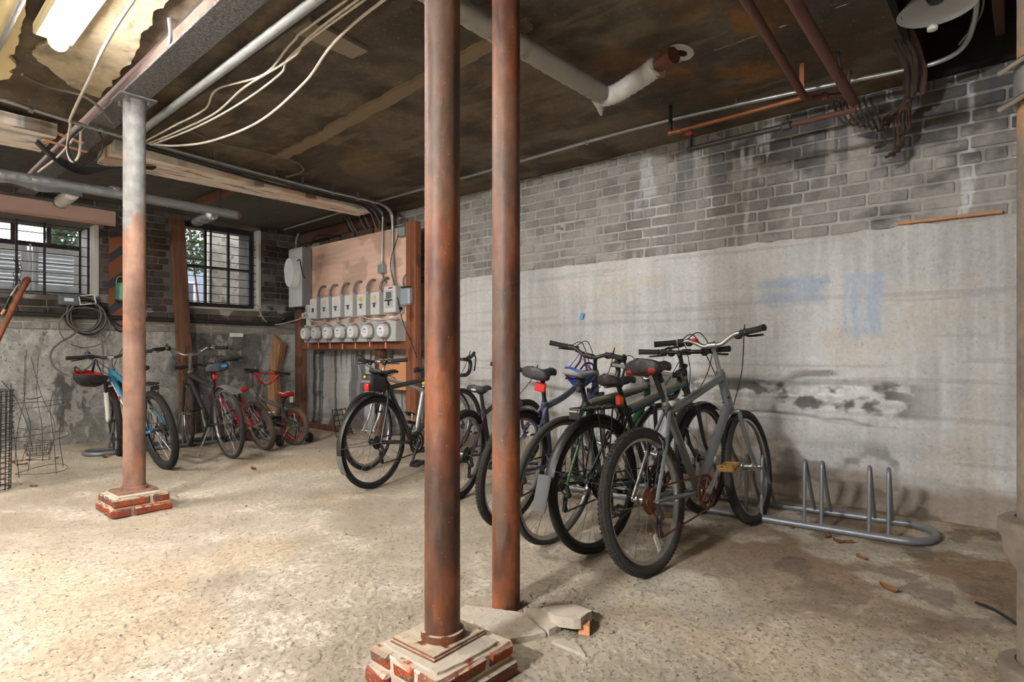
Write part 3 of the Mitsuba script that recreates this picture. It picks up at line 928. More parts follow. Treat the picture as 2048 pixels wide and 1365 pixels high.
w2 = thing('window_2', 'black iron framed window with bars beside the meter panel', None, kind='structure')
y2 = 8.0
fx0, fx1, fz0, fz1 = 2.672, 3.682, 1.590, 2.655
part(w2, 'frame', [bar(fx0, fx0 + 0.055, fz0, fz1, y2, 0.05), bar(fx1 - 0.075, fx1, fz0, fz1, y2, 0.05), bar(fx0, fx1, fz0, fz0 + 0.055, y2, 0.05), bar(fx0, fx1, fz1 - 0.06, fz1, y2, 0.05)], 'm_window_iron')
for x in (3.050, 3.340):
    part(w2, 'mullion', bar(x - 0.014, x + 0.014, fz0, fz1, y2, 0.04), 'm_window_iron')
part(w2, 'transom', bar(fx0, fx1, 2.10, 2.125, y2 + 0.005, 0.03), 'm_window_iron')
xs = [fx0 + 0.05, 3.05, 3.34, fx1 - 0.07]
for i in range(3):
    for z0_, z1_ in ((fz0 + 0.05, 2.11), (2.11, fz1 - 0.05)):
        part(w2, 'pane', grid(np.array([xs[i], xs[i + 1]]), np.array([z0_, z1_]), lambda U, V: np.stack([U, 0 * U + y2 + 0.012, V], -1)), 'm_pane')
gr = part(w2, 'grille', [bar(3.078, 3.096, fz0 - 0.03, fz1, YB + 0.06, 0.012)], 'm_window_iron', label='iron security bars')
for i in range(9):
    z = 1.655 + i * 0.107
    part(gr, 'rod', rod((fx0 + 0.02, YB + 0.07, z), (fx1, YB + 0.07, z - 0.004), 0.0045, sides=6), 'm_window_iron')

w1 = thing('window_1', 'barred window with grey louvred panels in its lower half at the left edge', None, kind='structure')
y1 = 8.44
part(w1, 'frame', [bar(0.3, 1.83, 2.205, 2.25, y1, 0.05), bar(0.3, 1.83, 2.515, 2.56, y1, 0.05), bar(0.3, 1.83, 1.66, 1.70, y1, 0.05), bar(1.795, 1.83, 1.66, 2.56, y1, 0.05)], 'm_window_iron')
for x in (1.197, 1.513):
    part(w1, 'mullion', bar(x - 0.018, x + 0.018, 2.22, 2.54, y1, 0.05), mat('m_mullion', (66, 58, 64), 0.7))
for a, b in ((0.3, 1.18), (1.215, 1.495), (1.53, 1.80)):
    part(w1, 'pane', grid(np.array([a, b]), np.array([2.24, 2.53]), lambda U, V: np.stack([U, 0 * U + y1 + 0.012, V], -1)), 'm_pane')
mat('m_louvre', (196, 200, 202), 0.5, 0.2)
for a, b in ((0.62, 1.315), (1.365, 1.79)):
    q = part(w1, 'louvre_panel', [bar(a, b, 1.70, 1.76, y1 - 0.03, 0.03), bar(a, b, 2.14, 2.20, y1 - 0.03, 0.03), bar(a, a + 0.05, 1.70, 2.20, y1 - 0.03, 0.03), bar(b - 0.05, b, 1.70, 2.20, y1 - 0.03, 0.03)], 'm_louvre', label='grey sheet-metal louvre panel')
    for i in range(9):
        part(q, 'slat', xf(box((0, 0, 0), (b - a - 0.10, 0.035, 0.006)), TR((a + b) / 2, y1 - 0.028, 1.785 + i * 0.042) @ ROT((1, 0, 0), 0.5)), 'm_louvre')
part(w1, 'bottom_rail', rod((0.3, y1 - 0.1, 1.672), (1.80, y1 - 0.1, 1.672), 0.028, sides=14), 'm_foil_grey', smooth=40)
part(w1, 'post', rod((1.340, y1 - 0.06, 1.68), (1.340, y1 - 0.06, 2.22), 0.010, sides=8), 'm_white_paint')
g1 = part(w1, 'grille', [bar(x - 0.011, x + 0.011, 1.60, z1_, 7.9, 0.01) for x, z1_ in ((1.151, 2.40), (1.382, 2.40), (1.772, 2.40))], 'm_dark_metal', label='iron security bars')
for i in range(8):
    z = 1.655 + i * 0.1045
    part(g1, 'rod', rod((0.5, 7.91, z), (1.79, 7.91, z), 0.0045, sides=6), 'm_dark_metal')

# outside
put(thing('yard_ground', 'bare ground outside the windows', None, kind='structure'), boxb(-6, 16, 8.47, 30, 1.2, 1.3), mat('m_yard', (120, 116, 100), 0.9))


def shrub(label, c, s, n, seed):
    r = np.random.default_rng(seed)
    t = thing('shrub', label, 'shrub')
    d = r.normal(size=(n, 3))
    d = d / np.linalg.norm(d, axis=1, keepdims=True) * r.uniform(0.4, 1.0, (n, 1)) ** 0.6
    P = np.array(c) + d * np.array(s)
    L = 0.05
    a = r.normal(size=(n, 3))
    a /= np.linalg.norm(a, axis=1, keepdims=True)
    b = np.cross(a, r.normal(size=(n, 3)))
    b /= np.linalg.norm(b, axis=1, keepdims=True)
    V = np.stack([P - a * L, P + b * L * 0.5, P + a * L, P - b * L * 0.5], 1).reshape(-1, 3)
    part(t, 'foliage', (V, quads(np.arange(4 * n).reshape(-1, 4))), 'm_leaf_green', kind='stuff')
    part(t, 'stem', [rod((c[0] + dx, c[1], 1.28), (c[0] + dx * 3, c[1], c[2]), 0.02, 0.01) for dx in (-0.1, 0, 0.1)], 'm_plank')


scene['m_leaf_green'] = {'type': 'principledthin', 'base_color': rgb(98, 112, 88), 'roughness': 0.6, 'diff_trans': 0.6}
shrub('green bush seen through the upper left pane of the right window', (4.1, 10.6, 3.0), (0.9, 0.6, 0.7), 2600, 41)
shrub('green bush seen through the right pane of the left window', (2.1, 9.9, 2.55), (0.35, 0.5, 0.45), 1400, 42)
nb = thing('neighbour_house', 'blue-grey neighbouring house seen through the lower left pane of the right window', 'house')
part(nb, 'wall', boxb(3.6, 8.0, 13.0, 13.3, 1.3, 3.2), mat('m_blue_house', (146, 160, 178), 0.8))
for x in (4.35, 4.95):
    wf = part(nb, 'window', boxb(x, x + 0.4, 12.95, 13.0, 1.75, 2.45), 'm_white_paint')
    part(wf, 'pane', boxb(x + 0.05, x + 0.35, 12.94, 12.95, 1.80, 2.40), mat('m_dark_pane', (58, 68, 84), 0.2) if 'm_dark_pane' not in scene else 'm_dark_pane')


def yard_wall_color(p, n, uv):
    a = fbm(p.x * 7, p.y * 3, p.z * 7, 5)
    c = mix(col(178, 173, 162), col(214, 209, 198), ss(0.3, 0.7, a))
    return mix(c, col(120, 114, 104), ss(0.6, 0.7, fbm(p.x * 16, p.z * 16, 3.0, 3)) * 0.6)


put(thing('light_well_wall', 'added pale grey wall behind the louvred lower half of the left window, hiding the sky', 'wall'), boxb(-0.5, 1.95, 9.15, 9.3, 1.25, 2.26, 0.01), mat('m_louvre_backing', (158, 160, 160), 0.9))  # wall added to keep bright sky from showing between the slats
put(thing('yard_wall', 'mottled grey-beige yard wall close behind the right window', 'wall'), boxb(3.48, 6.2, 9.0, 9.2, 1.25, 4.0, 0.01), mat('m_yard_wall', yard_wall_color, 0.9))
# ------------------------------------------------------------------ lamps
def fluorescent(label, cx, y0, y1, z, power=TUBE_POWER):
    t = thing('fluorescent_lamp', label, 'lamp')
    part(t, 'housing', [boxb(cx - 0.105, cx + 0.02, y0, y1 + 0.02, z - 0.012, z + 0.045, 0.004), boxb(cx - 0.10, cx + 0.06, y0, y1, z - 0.022, z - 0.010, 0.003)], mat('m_lamp_housing', (214, 200, 160), 0.5) if 'm_lamp_housing' not in scene else 'm_lamp_housing', label='cream sheet-metal channel')
    prof = [(math.cos(a), math.sin(a)) for a in np.linspace(math.pi, 2 * math.pi, 15)]
    v, f = extrude(Polygon([(cx - 0.005 + 0.042 * a, z - 0.024 + 0.05 * b) for a, b in prof]), y1 - y0 - 0.05, 'xz', y0 + 0.03)
    k = part(t, 'diffuser', (v, f), None, label='glowing white diffuser')
    scene[k]['emitter'] = {'type': 'area', 'radiance': {'type': 'rgb', 'value': list(power)}}
    for y in (y0 + 0.01, y1 - 0.02):
        part(t, 'end_cap', [extrude(Polygon([(cx - 0.005 + 0.046 * a, z - 0.024 + 0.054 * b) for a, b in prof]), 0.012, 'xz', y)], 'm_lamp_housing')
    return t


fluorescent('glowing fluorescent batten on the ceiling at the upper left', 0.735, 2.60, 3.86, 2.688)
fluorescent('added unseen fluorescent batten under the ceiling to the left, brightening the far wall', -1.30, 4.70, 5.95, 2.712, tuple(2.2 * v for v in TUBE_POWER))  # lamp added out of frame to brighten the back of the room
fluorescent('short bright LED batten hung on chains outside the photo on the left', -2.20, 1.08, 1.53, 2.42, LED_POWER)
for yy in (1.16, 1.45):
    put(thing('lamp_chain', 'chain holding up the LED batten outside the photo', 'chain', 'chains of the LED batten'), rod((-2.24, yy, 2.46), (-2.24, yy, 2.74), 0.004), 'm_steel')
# ------------------------------------------------------------------ electrical panel on the right wall
mp = thing('meter_board', 'large pinkish plywood meter board in a redwood frame against the right wall', 'panel')
part(mp, 'board', boxb(4.085, 4.10, 5.105, 7.22, 1.12, 2.41), 'm_plywood')
part(mp, 'post', boxb(4.035, 4.115, 4.955, 5.025, 0.0, 2.43, 0.003), 'm_redwood')
part(mp, 'post', boxb(4.030, 4.115, 5.030, 5.110, 0.0, 2.44, 0.003), 'm_redwood')
part(mp, 'post', boxb(4.03, 4.12, 7.36, 7.52, 0.0, 1.66, 0.003), 'm_plank')
part(mp, 'post', boxb(4.11, 4.20, 5.69, 5.80, 0.0, 2.55, 0.003), 'm_plank')
part(mp, 'post', boxb(4.07, 4.13, 7.20, 7.27, 1.62, 2.40, 0.003), 'm_redwood')
part(mp, 'rail', boxb(4.045, 4.115, 5.11, 7.40, 1.045, 1.125, 0.003), 'm_redwood')
for y0, y1, z in ((6.80, 7.02, 2.46), (6.55, 6.77, 2.47), (6.22, 6.50, 2.49), (5.85, 6.17, 2.49)):
    part(mp, 'block', boxb(4.105, 4.15, y0, y1, 2.36, z, 0.004), 'm_joist', label='greyed wooden block behind the top edge')
put(thing('wooden_curb', 'low weathered timber lying on the floor along the wall below the meter board', 'timber'), boxb(4.04, 4.13, 6.30, 7.34, 0.0, 0.062, 0.006), 'm_plank')
put(thing('plywood_scrap', 'orange plywood offcut leaning below the meter board behind the saddlebag', 'board'), boxb(4.090, 4.108, 5.125, 5.68, 0.585, 0.93, 0.002), 'm_orange_wood')

tr = thing('meter_trough', 'long grey meter enclosure carrying a row of seven round meters', 'enclosure')
part(tr, 'body', boxb(3.932, 4.075, 5.165, 7.10, 1.128, 1.352, 0.004), 'm_enamel')
for y in (6.86, 6.60, 6.34, 6.07, 5.80, 5.52):
    part(tr, 'cover_seam', [boxb(3.929, 3.934, y + 0.125, y + 0.131, 1.135, 1.345)], 'm_enamel_dark')
for i, y in enumerate((6.72, 6.44, 6.17, 5.90)):
    part(tr, 'nipple', rod((4.02, y, 1.345), (4.02, y, 1.44), 0.018, sides=12), 'm_galv', smooth=40)
part(tr, 'riser', rod((3.985, 7.06, 1.13), (3.985, 7.06, 1.62), 0.042, sides=20), 'm_enamel', smooth=40, label='grey riser pipe at the left end')
part(tr, 'coupling', [ring((3.985, 7.06), 0.042, 0.050, 1.52, 1.60, 20)], 'm_galv', smooth=40)

NAMES = ['leftmost', 'second', 'third', 'fourth', 'fifth', 'sixth', 'rightmost']
for i, (y, red) in enumerate(zip((6.99, 6.735, 6.465, 6.19, 5.92, 5.635, 5.335), (1.10, 1.10, 1.09, 1.08, 1.085, 1.10, 1.09))):
    t = thing('electric_meter', f'round glass-fronted electric meter, {NAMES[i]} of the seven on the grey trough' if i in (0, 6) else f'round glass-fronted electric meter, {NAMES[i]} from the left of the seven on the grey trough', 'meter', 'electric meters on the trough')
    M = TR(3.932, y, 1.245) @ ROT((0, 1, 0), -math.pi / 2)
    part(t, 'ring', [xf(lathe([(0.070, 0.0), (0.098, 0.0), (0.100, 0.012), (0.094, 0.026), (0.088, 0.026), (0.086, 0.012)], 32), M)], 'm_alu', smooth=35)
    part(t, 'body', [xf(lathe([(0.080, 0.0), (0.078, 0.040), (0.070, 0.072), (0.0, 0.072)], 28), M)], mat('m_meter_body', (222, 222, 220), 0.6) if i == 0 else 'm_meter_body', smooth=35)
    fc = part(t, 'dial_face', [xf(lathe([(0.0, 0.0735), (0.062, 0.0735)], 28), M)], mat('m_dial', (236, 238, 240), 0.5) if i == 0 else 'm_dial')
    part(fc, 'register', [xf(box((0.022, 0, 0.0755), (0.014, 0.036, 0.003)), M)], 'm_plastic_grey')
    part(fc, 'disc', [xf(box((-0.014, 0, 0.0755), (0.004, 0.058, 0.003)), M), xf(box((-0.032, 0.0, 0.0755), (0.003, 0.03, 0.003)), M)], 'm_plastic_grey')
    part(t, 'glass_dome', [xf(lathe([(0.086, 0.020), (0.086, 0.095), (0.080, 0.115), (0.066, 0.126), (0.0, 0.130)], 32), M)], 'm_glass', smooth=True)
    part(t, 'seal_lug', [boxb(3.90, 3.932, y - 0.018, y + 0.014, 1.135, 1.158, 0.003)], 'm_steel')
    part(t, 'tag', [boxb(3.925, 3.931, y - 0.012, y + 0.010, red - 0.038, red + 0.03, 0.002)], 'm_pink_tag', label='coral plastic seal tag')

DIS = ['leftmost', 'second', 'third', 'fourth', 'fifth', 'last']
DY = [(6.855, 7.016), (6.575, 6.759), (6.312, 6.491), (6.050, 6.213), (5.777, 5.950), (5.516, 5.679)]
for i, (a, b) in enumerate(DY):
    extra = {0: 'with a black lever slot', 4: 'with a yellow round sticker', 5: 'with a faded yellow sticker'}.get(i, 'with a plain cover')
    t = thing('disconnect_box', f'grey switch box {extra}, {DIS[i]} of six above the meters', 'switch box', 'switch boxes above the meters')
    part(t, 'body', boxb(3.975, 4.085, a, b, 1.435, 1.695, 0.003), 'm_enamel')
    part(t, 'cover', boxb(3.968, 3.976, a + 0.002, b - 0.002, 1.437, 1.693, 0.002), 'm_enamel_light')
    m_ = (a + b) / 2
    if i == 0:
        part(t, 'lever', boxb(3.955, 3.968, m_ - 0.018, m_ + 0.016, 1.52, 1.575, 0.002), 'm_plastic')
    else:
        part(t, 'lever', [boxb(3.950, 3.968, m_ - 0.032, m_ + 0.030, 1.562, 1.574, 0.002), boxb(3.955, 3.968, m_ - 0.012, m_ - 0.006, 1.52, 1.565), boxb(3.955, 3.968, m_ + 0.006, m_ + 0.012, 1.52, 1.565)], 'm_plastic_grey')
    if i in (4, 5):
        part(t, 'sticker', [xf(lathe([(0.0, 0.0), (0.036 if i == 4 else 0.028, 0.0), (0.036 if i == 4 else 0.028, -0.001)], 20), TR(3.9675, m_, 1.632) @ ROT((0, 1, 0), -math.pi / 2))], 'm_yellow')
    elif i < 3:
        part(t, 'faded_label', boxb(3.9665, 3.968, m_ - 0.045, m_ + 0.045, 1.61, 1.66), mat('m_faded', (214, 198, 190), 0.7) if 'm_faded' not in scene else 'm_faded')
    yl = a + 0.035
    P = [(4.02, yl, 1.69), (4.015, yl - 0.006, 1.76), (4.03, yl - 0.03, 1.83), (4.06, yl - 0.055, 1.855), (4.088, yl - 0.065, 1.85)]
    part(t, 'flex_conduit', tube(spline(P, 8), 0.015, 10), mat('m_flex', (112, 104, 98), 0.5, 0.4) if 'm_flex' not in scene else 'm_flex', smooth=40)
    part(t, 'connector', rod((4.02, yl, 1.69), (4.02, yl, 1.718), 0.021, sides=12), 'm_galv', smooth=40)

t = thing('breaker_box', 'taller grey breaker box with an open window, right end of the switch row', 'breaker box')
part(t, 'body', boxb(3.955, 4.085, 5.19, 5.402, 1.445, 1.742, 0.004), 'm_enamel')
part(t, 'cover', boxb(3.946, 3.956, 5.195, 5.397, 1.45, 1.737, 0.002), 'm_enamel_light')
part(t, 'window_frame', [boxb(3.942, 3.947, 5.225, 5.37, 1.50, 1.695, 0.001)], 'm_enamel')
part(t, 'dead_front', [boxb(3.939, 3.943, 5.25, 5.345, 1.60, 1.675, 0.001)], 'm_plastic_grey')
part(t, 'lever', [boxb(3.930, 3.942, 5.235, 5.36, 1.575, 1.59, 0.002), boxb(3.934, 3.942, 5.285, 5.305, 1.525, 1.575)], 'm_plastic')
part(t, 'red_label', boxb(3.944, 3.947, 5.23, 5.31, 1.708, 1.724), 'm_red')
part(t, 'side_knob', rod((4.01, 5.19, 1.49), (4.01, 5.165, 1.49), 0.016, sides=12), 'm_plastic', smooth=40)
t = thing('load_box', 'blue-grey metal box with rounded corners right of the breaker box', 'electrical box')
part(t, 'body', boxb(3.985, 4.086, 5.005, 5.165, 1.52, 1.71, 0.018), 'm_enamel_blue', smooth=30)
part(t, 'top_lip', boxb(3.99, 4.08, 5.02, 5.15, 1.708, 1.725, 0.004), 'm_dark_metal')
part(t, 'conduit_loop', tube(spline([(4.04, 5.15, 1.71), (4.04, 5.165, 1.80), (4.05, 5.13, 1.86), (4.07, 5.07, 1.82), (4.085, 5.04, 1.76)], 8), 0.009, 8), 'm_flex', smooth=40)
t = thing('junction_box', 'small grey junction box hanging on a conduit in the middle of the meter board', 'junction box')
part(t, 'body', boxb(4.02, 4.083, 5.52, 5.615, 1.915, 2.015, 0.003), 'm_galv')
part(t, 'connector', rod((4.045, 5.56, 2.012), (4.045, 5.56, 2.05), 0.02, sides=12), 'm_galv', smooth=40)
part(t, 'drop_cable', tube(spline([(4.05, 5.55, 1.92), (4.05, 5.545, 1.87), (4.06, 5.50, 1.80)], 6), 0.008, 8), 'm_cable_grey', smooth=40)
t = thing('junction_box', 'small grey junction box with looping conduits at the meter board top right corner', 'junction box')
part(t, 'body', boxb(4.01, 4.083, 5.115, 5.245, 2.285, 2.385, 0.003), 'm_galv')
for dy in (0.0, 0.035):
    part(t, 'conduit_loop', tube(spline([(4.04, 5.15 + dy, 2.38), (4.06, 5.14 + dy, 2.45), (4.10, 5.18 + dy, 2.485), (4.14, 5.23 + dy, 2.44), (4.16, 5.25 + dy, 2.36)], 8), 0.012, 8), 'm_flex', smooth=40)

cb = thing('service_cabinet', 'tall grey service cabinet with a bulging oval cover left of the meter board', 'cabinet')
part(cb, 'body', boxb(3.937, 4.075, 7.155, 7.50, 1.605, 2.395, 0.004), 'm_enamel_dark')
part(cb, 'front', boxb(3.930, 3.939, 7.158, 7.497, 1.61, 2.39, 0.002), 'm_enamel')
ov = Polygon([(7.335 + (0.155 if math.sin(a) > 0 else 0.135) * math.cos(a), 2.06 + 0.225 * math.sin(a)) for a in np.linspace(0, 2 * math.pi, 40, endpoint=False)])
v1, f1 = extrude(ov, 0.09, 'yz', 3.842)
sc_ = 1 - 0.16 * np.clip((3.935 - v1[:, 0]) / 0.09, 0, 1) ** 2
v1 = np.stack([v1[:, 0], 7.335 + (v1[:, 1] - 7.335) * sc_, 2.06 + (v1[:, 2] - 2.06) * sc_], -1)
cv = part(cb, 'oval_cover', (v1, f1), 'm_enamel_light', smooth=30, label='pale bulging oval cover')
part(cv, 'hasp_wire', tube(spline([(3.88, 7.19, 2.20), (3.90, 7.16, 2.22), (3.91, 7.145, 2.15), (3.915, 7.10, 2.02), (3.925, 7.06, 1.96)], 6), 0.006, 6), 'm_dark_metal')
part(cb, 'top_conduit', tube(spline([(4.0, 7.42, 2.39), (4.0, 7.43, 2.50), (4.05, 7.46, 2.62)], 6), 0.014, 8), 'm_conduit_grey', smooth=40)
put(thing('feeder_cable', 'black cable arching over the top of the service cabinet to the meter board', 'cable'), tube(spline([(4.05, 7.15, 2.42), (4.06, 7.05, 2.52), (4.08, 6.85, 2.52), (4.13, 6.62, 2.47)], 8), 0.012, 8), 'm_cable_black', smooth=40)
put(thing('main_conduit', 'thick black conduit along the far wall curving up to the service cabinet', 'conduit'),
    tube(spline([(-0.5, YB - 0.05, 1.425), (1.03, YB - 0.05, 1.41), (2.4, YB - 0.05, 1.40), (3.70, YB - 0.05, 1.39), (3.92, YB - 0.06, 1.42), (4.02, YB - 0.12, 1.50), (4.04, YB - 0.30, 1.56), (4.03, 7.46, 1.60)], 10), 0.024, 14), 'm_black_pipe', smooth=40)

# conduits that feed the board
put(thing('conduit', 'galvanised conduit dropping from the ceiling to the small junction box on the meter board', 'conduit'), tube(spline([(4.045, 5.56, 2.03), (4.045, 5.555, 2.40), (4.045, 5.55, 2.58), (4.0, 5.55, 2.64), (3.9, 5.50, 2.66)], 8), 0.011, 10), 'm_conduit', smooth=40)
cd = thing('conduit', 'long galvanised conduit crossing before the soffit and bending down to the breaker box', 'conduit')
RUN = [(0.30, 4.93, 2.655), (0.64, 4.97, 2.65), (1.0, 5.01, 2.63), (1.34, 5.05, 2.62), (1.55, 5.09, 2.63), (2.45, 5.21, 2.63), (3.10, 5.28, 2.635), (3.70, 5.32, 2.64)]
part(cd, 'pipe', tube(spline(RUN + [(3.92, 5.345, 2.63), (4.02, 5.36, 2.58), (4.045, 5.365, 2.48), (4.045, 5.365, 2.1), (4.03, 5.30, 1.74)], 10), 0.014, 12), 'm_conduit', smooth=40)
for x, y in ((0.80, 4.99), (1.20, 5.03), (1.62, 5.10), (2.05, 5.155), (2.60, 5.225), (2.9, 5.26), (3.25, 5.295), (3.55, 5.31)):
    part(cd, 'strap', [xf(lathe([(0.0145, -0.012), (0.019, -0.012), (0.019, 0.012), (0.0145, 0.012)], 12, 'x', closed=True), TR(x, y, 2.632)), boxb(x - 0.01, x + 0.01, y - 0.006, y + 0.006, 2.65, 2.71)], 'm_steel')
put(thing('conduit', 'second conduit running alongside and just behind the long galvanised conduit', 'conduit'), tube(spline([(1.45, 5.12, 2.655), (2.45, 5.245, 2.652), (3.10, 5.315, 2.655), (3.75, 5.36, 2.655), (3.98, 5.40, 2.63), (4.065, 5.41, 2.52), (4.07, 5.41, 2.2), (4.06, 5.36, 1.75)], 10), 0.011, 10), 'm_conduit_grey', smooth=40)
put(thing('octagon_box', 'round grey ceiling box where the conduits turn down to the meter board', 'junction box'), xf(lathe([(0.0, -0.04), (0.05, -0.04), (0.052, 0.0), (0.0, 0.0)], 20), TR(3.93, 5.62, 2.69)), 'm_galv', smooth=30)
CABS = 'black cables strung along the soffit'
for i in range(7):
    yo, zo = 5.33 + 0.022 * i, 2.66 - 0.004 * (i % 3)
    P = [(1.42, yo - 0.15, zo), (2.0, yo - 0.06 + rng.normal(0, .01), zo - 0.01), (2.7, yo + 0.02 + rng.normal(0, .012), zo - 0.014 + rng.normal(0, .006)), (3.3, yo + 0.10 + rng.normal(0, .01), zo - 0.01), (3.85, yo + 0.16, zo - 0.01), (4.06, yo + 0.22, zo - 0.10 - 0.02 * i)]
    put(thing('cable', 'black cable in the bundle strung behind the long conduit along the soffit', 'cable', CABS), tube(spline(P, 8), 0.007 + 0.002 * (i % 2), 6), 'm_cable_black' if i % 3 else 'm_cable_grey')
for i in range(9):
    y0 = (6.42, 6.36, 6.30, 6.10, 6.05, 6.00, 5.86, 5.82, 5.78)[i]
    P = [(4.12, y0 + 0.05, 2.70), (4.16, y0 + 0.02, 2.58), (4.17, y0 - 0.06, 2.48), (4.16, y0 - 0.14 - 0.01 * (i % 3), 2.38)]
    put(thing('drop_cable', 'grey cable hanging from the soffit down behind the meter board', 'cable', 'grey cables dropping behind the meter board'), tube(spline(P, 7), 0.008, 6), 'm_cable_grey' if i % 4 else 'm_cable_black')
put(thing('low_voltage_wire', 'thin white wire draped from the right window corner across the top of the meter trough', 'wire'),
    tube(spline([(3.64, YB - 0.03, 1.66), (3.70, YB - 0.05, 1.50), (3.80, YB - 0.06, 1.39), (3.90, YB - 0.10, 1.385), (3.96, 7.3, 1.44), (3.95, 7.10, 1.49), (3.94, 6.98, 1.42), (3.94, 6.70, 1.385), (3.94, 6.40, 1.37), (3.94, 6.10, 1.41), (3.94, 5.85, 1.43), (3.94, 5.60, 1.38), (3.94, 5.3, 1.375), (3.97, 5.15, 1.42), (4.0, 5.10, 1.47)], 8), 0.0065, 6), 'm_cable_white')
put(thing('wire_knot', 'tangled pale rag and wire tied round the riser at the left end of the meters', 'rag'), cat([tube(spline([(3.94 + 0.03 * math.cos(k * 2.1), 7.08 + 0.05 * math.sin(k * 1.7), 1.46 + 0.035 * math.sin(k * 2.9) + 0.004 * k) for k in range(14)], 5), 0.009, 6)]), 'm_cable_white')
for x, y, z, s, lb in ((4.0, 5.60, 1.375, 0.10, 'long crumpled white paper wad on the meter trough under the sticker boxes'), (4.0, 5.30, 1.385, 0.07, 'rounder pale paper wad on the meter trough under the breaker box')):
    wv, wf = np.array(trimesh.creation.icosphere(3, 1.0).vertices), trimesh.creation.icosphere(3, 1.0).faces
    wv = wv * (1 + 0.5 * nz(wv, 2.5, 3, 3))[:, None] * [0.035, s, 0.026] + [x, y, z]
    put(thing('paper_wad', lb, 'paper'), (wv, wf), 'm_white')
put(thing('hanging_wire', 'thin dark wire slanting down from the top of the meter board past the right post', 'wire'), tube(spline([(4.0, 5.20, 2.30), (3.99, 5.33, 2.0), (3.98, 5.22, 1.70), (3.98, 5.10, 1.35), (3.98, 4.93, 1.08), (3.98, 4.86, 0.95)], 8), 0.0045, 6), 'm_cable_black')
put(thing('wall_pipe', 'pale grey pipe against the wall just right of the meter board', 'pipe'), rod((4.30, 4.93, 0.0), (4.30, 4.93, 1.76), 0.045, sides=16), 'm_conduit_grey', smooth=40)

# ------------------------------------------------------------------ pipes and cables overhead
put(thing('ceiling_pipe', 'thick grey pipe along the ceiling right of the steel beam', 'pipe'), tube(np.array([(1.43, y, 2.655) for y in np.linspace(-1.5, 4.95, 12)]), 0.026, 16), 'm_conduit_grey', smooth=40)
put(thing('ceiling_cable', 'thick black cable hugging the right side of the grey ceiling pipe', 'cable'), tube(spline([(1.475, y, 2.672 - 0.006 * (i % 2)) for i, y in enumerate(np.linspace(-1.5, 5.05, 12))], 4), 0.013, 10), 'm_cable_black', smooth=40)
WL = 'white cables sagging beside the grey ceiling pipe'
for i, P in enumerate((
        [(1.53, -1.0, 2.66), (1.53, 2.4, 2.66), (1.545, 2.9, 2.655), (1.58, 3.3, 2.62), (1.50, 3.75, 2.64), (1.56, 4.1, 2.63), (1.50, 4.5, 2.60), (1.50, 5.05, 2.63)],
        [(1.56, -1.0, 2.66), (1.56, 2.4, 2.655), (1.60, 3.0, 2.63), (1.56, 3.5, 2.60), (1.58, 4.0, 2.58), (1.54, 4.6, 2.59), (1.52, 5.06, 2.62)],
        [(1.58, -1.0, 2.67), (1.58, 2.6, 2.65), (1.62, 3.2, 2.60), (1.60, 3.7, 2.56), (1.57, 4.3, 2.56), (1.535, 5.06, 2.61)])):
    put(thing('white_cable', ('white cable kinked tightest to the grey ceiling pipe', 'white cable in the middle of the three beside the grey ceiling pipe', 'white cable hanging lowest of the three beside the grey ceiling pipe')[i], 'cable', WL), tube(spline(P, 10), 0.0062, 7), 'm_cable_white')
put(thing('white_cable', 'white cable sagging in a wide lone curve right of the other ceiling cables', 'cable'), tube(spline([(1.62, 0.5, 2.67), (1.64, 2.4, 2.645), (1.72, 3.1, 2.56), (1.74, 3.7, 2.50), (1.68, 4.3, 2.50), (1.60, 4.75, 2.55), (1.53, 5.07, 2.62)], 10), 0.0075, 7), 'm_cable_white')
put(thing('white_cable', 'straight white cable crossing the ceiling plaster from the lamp to the torn soffit', 'cable'), tube(spline([(0.86, 1.5, 2.70), (0.87, 3.25, 2.64), (0.94, 4.2, 2.63), (1.0, 4.9, 2.62), (1.02, 5.02, 2.60), (1.05, 5.25, 2.50), (1.08, 5.28, 2.42), (1.12, 5.25, 2.47), (1.10, 5.1, 2.62)], 8), 0.0085, 7), 'm_cable_white')
put(thing('cable_loop', 'thin black cable hanging in a loop below the torn soffit by the steel beam', 'cable'), tube(spline([(1.10, 5.05, 2.62), (1.03, 5.10, 2.52), (1.05, 5.16, 2.42), (1.13, 5.18, 2.38), (1.21, 5.14, 2.44), (1.23, 5.08, 2.54), (1.19, 5.04, 2.62)], 8), 0.006, 6), 'm_cable_black')
for i in range(5):
    put(thing('looped_cable', 'black cable bunch sagging beneath the steel beam at the gap in the soffit', 'cable', 'black cables at the soffit gap'), tube(spline([(0.93, 5.55 + .02 * i, 2.60), (1.05, 5.62, 2.53 - 0.01 * i), (1.25, 5.66 + .02 * i, 2.49 - 0.008 * i), (1.45, 5.66, 2.54), (1.75, 5.64 + .02 * i, 2.61)], 8), 0.008, 6), 'm_cable_black')
put(thing('beam_cable', 'pale cable slanting down from the soffit gap to the foil-wrapped duct', 'cable'), tube(spline([(1.10, 5.30, 2.60), (1.06, 5.6, 2.52), (1.0, 5.95, 2.46)], 6), 0.008, 6), 'm_cable_white')
put(thing('flex_cable', 'dark armoured cable wandering from the ceiling plaster to the far column', 'cable'), tube(spline([(0.70, 4.62, 2.72), (0.85, 4.72, 2.725), (1.0, 4.62, 2.69), (1.10, 4.62, 2.64), (1.19, 4.72, 2.60)], 8), 0.009, 7), 'm_cable_grey')
